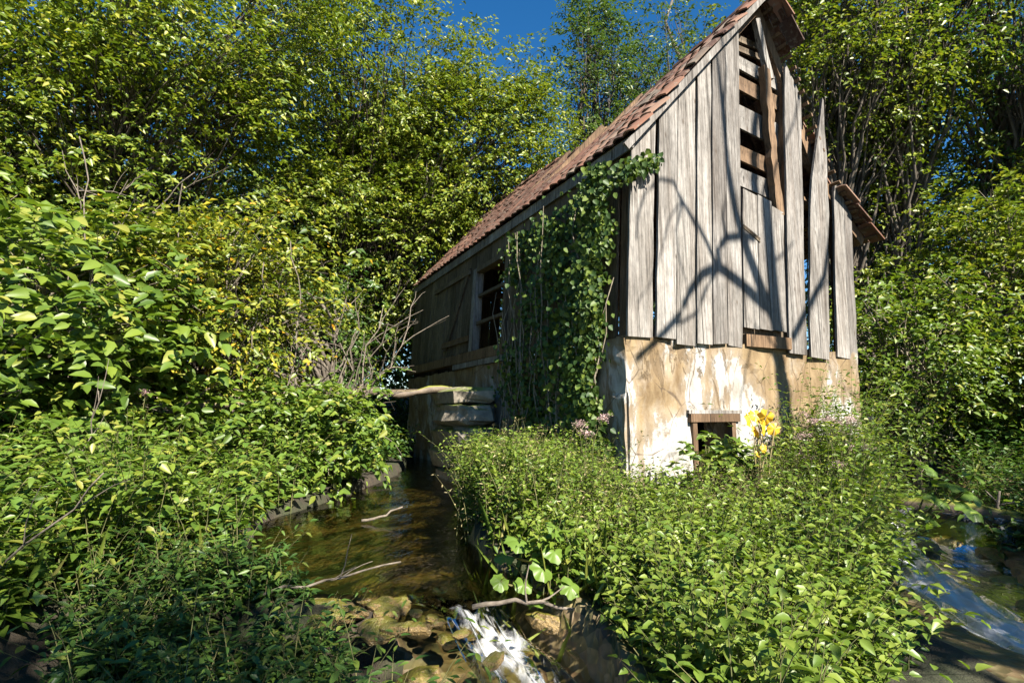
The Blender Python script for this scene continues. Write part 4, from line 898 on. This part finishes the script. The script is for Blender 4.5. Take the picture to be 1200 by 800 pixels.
for (p0, p1, r0, lab, mt) in (((-4.0, 5.6, 1.45), (-2.5, 5.8, 1.62), .05, 'fallen weathered branch lying over the left undergrowth', 'moss_log'),
                          ((-1.32, 4.9, .66), (-.98, 5.0, .76), .014, 'pale broken stick poking out of the pool', 'twig'),
                          ((-1.3, 2.95, .66), (-.6, 3.05, .80), .009, 'thin dead twig lying across the dam stones', 'twig'),
                          ((-2.3, 2.4, .8), (-1.7, 2.3, 1.35), .006, 'slanting dry stalk among the near left herbs', 'twig'),
                          ((-3.2, 3.9, .9), (-2.9, 3.8, 1.75), .007, 'upright dry stalk on the left bank', 'twig'),
                          ((-.2, 2.9, .62), (.3, 2.75, .66), .014, 'dead twig lying across the top of the cascade', 'twig')):
    rr = np.random.default_rng(int(abs(p0[0] * 100))); b = MB(); pts = curve_pts(p0, p1, np.array([0, 0, .04]), 8, rr); b.tube(pts, np.linspace(r0, r0 * .5, 8), 6)
    for q in range(0 if 'pool' in lab else 3):
        k = rr.integers(3, 7); d = unit(pts[k + 1] - pts[k] + rr.normal(0, .05, 3)); b.tube(curve_pts(pts[k], pts[k] + (d + np.array([0, 0, .4])) * .25 * np.linalg.norm(np.subtract(p1, p0)), np.zeros(3), 4, rr), np.linspace(r0 * .5, r0 * .2, 4), 4, False)
    tag(b.build('fallen_branch', M[mt], smooth=True), lab, 'branch')
hv = np.random.default_rng(181)
for k, (x, y, zt, zb) in enumerate(((-2.6, 6.2, 3.6, 1.3), (-2.95, 6.0, 3.3, 1.5), (-2.05, 6.6, 2.6, 1.2), (-2.4, 6.3, 2.5, 1.1), (-3.7, 5.9, 4.2, 1.6), (-4.6, 5.6, 4.6, 2.0))):
    b = MB(); pts = [np.array([x + .12 * math.sin(q * 4 + k) + hv.normal(0, .02), y + hv.normal(0, .03), zt + (zb - zt) * q]) for q in np.linspace(0, 1, 12)]
    b.tube(pts, np.linspace(.007, .010, 12), 4, False); tag(b.build('hanging_vine', M['twig'], smooth=True), 'thin pale vine hanging down in front of the left shrubs', 'vine', 'vines hanging before the left shrubs')
# weir log on the right with its little fall
p0 = np.array([4.25, 6.0, .60]); p1 = np.array([5.3, 4.7, .56])
b = MB(); b.tube([p0 + (p1 - p0) * t + np.array([0, 0, .02 * math.sin(7 * t)]) for t in np.linspace(-.1, 1.15, 9)], [.10, .1, .105, .1, .095, .1, .09, .085, .08], 9)
tag(b.build('weir_log', M['moss_log'], smooth=True), 'mossy log damming the side stream above the rapids', 'log')
b = MB(); d_ = (p1 - p0) / np.linalg.norm(p1 - p0)
st = p0 + d_ * .75; b.tube([st, st + [.0, 0, .12], st + [.03, -.01, .26]], [.02, .016, .008], 5); b.tube([st + [0, 0, .12], st + [.12, -.08, .17]], [.012, .005], 4); b.tube([st + [0, 0, .15], st + [-.06, .05, .26]], [.01, .004], 4)
tag(b.build('broken_branch', M['twig'], smooth=True), 'forked stub of dead branch standing on the mossy weir log', 'branch')
nrmw = np.array([-d_[1], d_[0], 0]); nrmw = nrmw if nrmw[0] < 0 else -nrmw
ribbon('weir_fall_water', [tuple((p0 + d_ * .1 + nrmw * q)[:2]) for q in (0,)] + [tuple((p0 + d_ * 1.6)[:2])], [.01, .01], [.5, .5], M['water'], 2, 4)
bpy.data.objects.remove(bpy.data.objects['weir_fall_water'])
nv, nu = 14, 50; VV = []; FO = []
for k in range(nv):
    t = k / (nv - 1); z = .60 - .36 * t ** 1.4; off = .10 + .16 * t
    for j in range(nu):
        q = j / (nu - 1); p = p0 + d_ * (q * 1.75 - .05) + nrmw * (off + .03 * math.sin(q * 30) * t); VV.append((p[0], p[1], z)); FO.append(-.12 + .2 * math.sin(q * 17 + 1) + .15 * math.sin(q * 41))
i = (np.arange(nv - 1)[:, None] * nu + np.arange(nu - 1)[None]).ravel(); F = np.stack([i, i + 1, i + nu + 1, i + nu], 1)
me = mesh_np('weir_fall_water', VV, F, True); uvl = me.uv_layers.new(name='UVMap')
UV = np.array([[(j / nu) * 1.75, k / nv * .5] for k in range(nv) for j in range(nu)]); uvl.data.foreach_set('uv', UV[F.ravel()].astype(np.float32).ravel())
at = me.attributes.new('foam', 'FLOAT', 'POINT'); at.data.foreach_set('value', np.array(FO, np.float32))
tag(link('weir_fall_water', me, M['white_water']), kind='structure')

# ------------------------------------------------------------------ stones
rk = np.random.default_rng(191); SG = 'stones of the dam at the pool outlet'
meshes = [rock_mesh('stone', 1, 1.2, .6, 300 + k, .1, 'wet_stone') for k in range(6)]
for k in range(46):
    t = rk.random(); x = -1.15 + 1.35 * t + rk.normal(0, .09); y = 3.05 - .15 * t + rk.normal(0, .2); s = rk.uniform(.03, .085)
    dl_ = seg_dist(np.array([x]), np.array([y]), [(-.5, 3.36), (-.2, 2.92), (.05, 2.66), (.34, 2.2)])[0][0]
    z = .61 - .45 * s if dl_ > .2 else .5
    if dl_ <= .24: s *= .6
    if x > -.05: z -= .2
    o = bpy.data.objects.new('stone', meshes[k % 6]); COL.objects.link(o); o.location = (x, y, z); o.scale = (s, s * rk.uniform(.7, 1.2), s * .8); o.rotation_euler = (rk.normal(0, .2), rk.normal(0, .2), rk.uniform(0, 6))
    tag(o, 'wet golden brown stone in the dam between pool and cascade', 'stone', SG)
for k, (x, y, z, s) in enumerate(((.45, 2.75, .28, .12), (.2, 3.05, .5, .12), (-.42, 2.62, .40, .10), (-.3, 2.4, .3, .08), (.62, 2.45, .25, .14), (.35, 2.95, .4, .12), (.5, 2.15, .24, .1))):
    o = bpy.data.objects.new('stone', meshes[k % 6]); COL.objects.link(o); o.location = (x, y, z); o.scale = (s, s, s * .8); o.rotation_euler = (.1, .2, k * 1.3)
    tag(o, 'mossy wet rock beside the white cascade', 'stone', 'rocks beside the cascade')
for k, (x, y, z, s) in enumerate(((4.3, 5.6, .28, .16), (4.5, 5.2, .26, .15), (4.0, 5.5, .3, .14), (3.75, 4.1, .2, .12), (2.7, 4.1, .25, .14), (4.05, 4.6, .2, .13))):
    o = bpy.data.objects.new('stone', meshes[k % 6]); COL.objects.link(o); o.location = (x, y, z); o.scale = (s, s, s * .8); o.rotation_euler = (.1, -.2, k * 1.7)
    tag(o, 'dark wet rock in the side stream below the weir log', 'stone', 'rocks below the weir')

# ------------------------------------------------------------------ large leaved plants, flowers, grass
def big_leaf_mesh(name, Rr, seed, mat, pointed=False):
    r_ = np.random.default_rng(seed); n = 25; vs = [(0, 0, 0)]; fs = []
    for ring in (.5, 1.0):
        for k in range(n):
            an = (k / (n - 1) - .5) * 2 * math.pi * .93; rad = Rr * ring * (1 + .10 * math.sin(an * 7 + seed) * ring) * (1 + (.35 * max(0, math.cos(an)) ** 3 if pointed else 0))
            vs.append((rad * math.cos(an), rad * math.sin(an), -.34 * Rr * ring ** 2 + .11 * Rr * math.sin(an * 5 + seed) * ring + .07 * Rr * math.cos(an * 9 + seed) * ring + .05 * Rr * ring))
    for k in range(n - 1): fs += [(0, 1 + k, 2 + k), (1 + k, 1 + n + k, 2 + n + k, 2 + k)]
    me = bpy.data.meshes.new(name); me.from_pydata(vs, [], fs); me.polygons.foreach_set('use_smooth', [True] * len(me.polygons)); me.update(); me.materials.append(M[mat]); return me
def big_plant(name, label, base, leaves, mat, stem='stem', grp=None):
    base = np.asarray(base, float); root = empty(name, base); tag(root, label, 'plant', grp); st = MB(); r_ = np.random.default_rng(int(abs(base[0] * 1000)) + 3)
    for k, (dx, dy, dz, rad) in enumerate(leaves):
        o = link('leaf', big_leaf_mesh('leaf', rad, k + int(abs(base[1]) * 10), mat, mat == 'leaf_orange'), None, root); o.location = (dx, dy, dz)
        o.rotation_euler = (Vector((.35 + r_.normal(0, .22), -.55 + r_.normal(0, .22), .9)).to_track_quat('Z', 'Y').to_matrix() @ Matrix.Rotation(math.atan2(dy, dx) + r_.normal(0, .4), 3, 'Z')).to_euler()
        
        if mat == 'leaf_orange':
            xd = Vector((r_.normal(0, .5), r_.normal(-.2, .3), -1)).normalized(); zd = Vector(S + r_.normal(0, .3, 3)); yd = zd.cross(xd).normalized(); zd = xd.cross(yd); o.rotation_euler = Matrix((xd, yd, zd)).transposed().to_euler()
        st.tube(curve_pts((0, 0, -.05), (dx, dy, dz), np.array([0, 0, .1]), 6, r_), np.linspace(.009, .005, 6), 5, False)
    st.build('stalk', M[stem], root, True); return root
big_plant('butterbur', 'butterbur with large round leaves at the pool edge under the wall herbs', (.16, 3.2, .58), [(-.12, -.2, .34, .075), (.0, -.28, .22, .065), (-.2, -.1, .24, .06), (.08, -.22, .40, .06), (.14, -.3, .14, .06), (-.03, -.34, .08, .055), (.2, -.18, .28, .055), (-.1, -.3, .15, .05), (.06, -.26, .30, .06), (-.22, -.22, .14, .05), (.24, -.28, .2, .05)], 'leaf_big')
big_plant('butterbur', 'butterbur with large lobed leaves beside the mossy weir log', (3.55, 5.05, .5), [(.2, -.3, .50, .13), (.38, -.25, .42, .13), (.05, -.35, .38, .11), (.28, -.4, .30, .12), (.5, -.2, .55, .10), (.0, -.3, .22, .09), (.15, -.15, .62, .10)], 'leaf_big')
big_plant('wilted_plant', 'wilted plant with drooping orange yellow leaves before the basement window', (2.16, 4.85, .7), [(.0, -.02, .88, .06), (.07, -.06, .86, .065), (-.07, -.05, .85, .055), (.03, -.12, .78, .06), (.12, -.1, .76, .05), (-.03, -.08, .74, .05), (.02, -.1, .60, .035), (-.02, -.08, .55, .03)], 'leaf_orange', 'dry')
make_tree('young_shrub', 'leafy green bush growing in front of the basement window', 'shrub', None, (1.85, 5.2, .5), (1.85, 5.15, 1.2), .012, [(1.82, 5.1, 1.05, .30, .16, .30, 2), (2.15, 5.1, .95, .2, .15, .2, 1)], .085, 'leaf_herb', 231, 16, 10, 7, .14, .10, shape=8, bark='stem', limb_r=.008, twigs=2)
rf = np.random.default_rng(201)
def flower_me(seed):
    r_ = np.random.default_rng(seed); n = 46; P = np.stack([r_.normal(0, .035, n), r_.normal(0, .035, n), r_.normal(.0, .014, n)], 1); D = unit(P * [1, 1, .3] + r_.normal(0, .02, (n, 3)) + [0, 0, .03])
    me = leaf_mesh('flower_head', P, D, np.tile([0, 0, 1.], (n, 1)) + r_.normal(0, .3, (n, 3)), .022, .016, .1, .1, 2); me.materials.append(M['flower']); return me
fms = [flower_me(k) for k in range(3)]
def flower(x, y, zt, grp, lab, sc=1.0):
    gz = float(terrain(x, y)); root = empty('flowering_stem', (x, y, gz)); tag(root, lab, 'flower', grp)
    b = MB(); lx, ly = rf.normal(0, .05, 2); b.tube(curve_pts((0, 0, -.03), (lx, ly, zt - gz), np.zeros(3), 5, rf), np.linspace(.005, .003, 5), 4, False)
    for q in range(2): b.tube(curve_pts((lx * .8, ly * .8, (zt - gz) * .88), (lx + rf.normal(0, .05), ly + rf.normal(0, .05), zt - gz - .01), np.zeros(3), 3, rf), .0025, 3, False)
    b.build('stem', M['stem'], root, True)
    for q in range(3):
        o = link('flower_head', fms[q], None, root); o['kind'] = 'stuff'; o.location = (lx + rf.normal(0, .028), ly + rf.normal(0, .028), zt - gz + rf.normal(0, .012)); o.scale = (sc, sc, sc); o.rotation_euler = (rf.normal(.1, .2), rf.normal(0, .2), rf.uniform(0, 6))
for k in range(90):
    x = rf.uniform(2.5, 4.4); y = rf.uniform(4.0, 6.2)
    if in_mill(np.array(x), np.array(y)): y -= 1
    if terrain(x, y) < .42 or x / y < .5 or x / y > .8: continue
    flower(x, y, rf.uniform(.95, 1.6), 'pink flower heads right of the wilted plant', 'stem with a fuzzy pale pink flower head at the right foot of the wall', .62)
for k in range(12):
    flower(rf.uniform(-5.0, -3.4), rf.uniform(4.6, 5.6), rf.uniform(1.55, 1.85), 'pink flower heads on the left bank', 'stem with a fuzzy pale pink flower head on the left bank', .9)
for (x, y, z) in ((.75, 5.05, 1.55), (.72, 4.9, 1.4), (.62, 4.95, 1.5)):
    flower(x, y, z, 'pink flower heads before the ivy', 'stem with a fuzzy pale pink flower head in front of the ivy', .8)
# dry stalks in front of the wall, behind the mint
P = ground_pts(420, 1.5, 2.6, 4.3, 5.3, rf, lambda x, y, z: ~in_mill(x, y)); 
herbs('dry_stalks', 'dry straw coloured stalks below the wilted orange leaves', 'dry stalks', P, .5, .85, .05, 7, 'dry', 211, ratio=.16, lean=.12)
P = ground_pts(260, -.45, 1.1, 3.6, 6.0, rf, lambda x, y, z: (z > .45) & ~in_mill(x, y) & (x / y < .2))
herbs('dry_stalks', 'dry brown seed stalks standing above the herbs before the ivy', 'dry stalks', P, .55, 1.05, .04, 8, 'dry', 212, ratio=.3, lean=.2, zmax=lambda x, y: 1.62 + 0 * x)
P, fc8 = clumped(46, 5, (-.4, 2.6, 2.4, 5.2), mint_ok, .06, 508, .8, 1.3)
herbs('nettle_stems', 'scattered taller nettles rising out of the herb mound', 'undergrowth', P, .65, .95, .085, 11, 'leaf_herb', 122, ratio=.42, shape=8, hfun=lambda P: fc8, zmax=lambda x, y: 1.3 + .25 * sstep(.1, 0, x / y) + 0 * x)
# arched grass blades over the rapids and tufts
def blade(p0, p1, h, w, lab):
    p0 = np.asarray(p0, float); p1 = np.asarray(p1, float); vs = []; sd = unit(np.cross(p1 - p0, [0, 0, 1.]))
    for k in range(11):
        t = k / 10; c = p0 * (1 - t) + p1 * t + np.array([0, 0, h * 4 * t * (1 - t)]); ww = w * (1 - t ** 3) * .5 + .001
        vs += [c - sd * ww, c + np.array([0, 0, -.35 * ww]), c + sd * ww]
    fs = [(3 * k + j, 3 * k + j + 1, 3 * k + 4 + j, 3 * k + 3 + j) for k in range(10) for j in (0, 1)]
    b = MB(); b.add(vs, fs); tag(b.build('grass_blade', M['grass'], smooth=True), lab, 'grass')
blade((2.45, 3.55, .72), (2.88, 3.55, .5), .12, .022, 'long grass blade arching from the herb mound over the rapids')
blade((2.72, 3.25, .55), (2.98, 3.0, .38), .14, .018, 'shorter bent grass blade hanging above the dark side stream')
r2 = np.random.default_rng(221); n = 900
Pg = np.concatenate([ground_pts(220, -.2, .5, 2.7, 4.6, r2, lambda x, y, z: (z > .3)), ground_pts(500, -3, -1.6, 1.6, 4, r2, lambda x, y, z: z > .6)])
Dg = r2.normal(0, .5, (len(Pg), 3)); Dg[:, 2] = np.abs(Dg[:, 2]) + .6
LLg = r2.uniform(.15, .42, len(Pg))
tag(link('grass_tufts', leaf_mesh('grass_tufts', Pg, Dg, r2.normal(0, 1, (len(Pg), 3)), LLg, LLg * .022, .1, .3, 4), M['grass']), 'thin grass tufts along the stream edges', 'grass', kind='stuff')
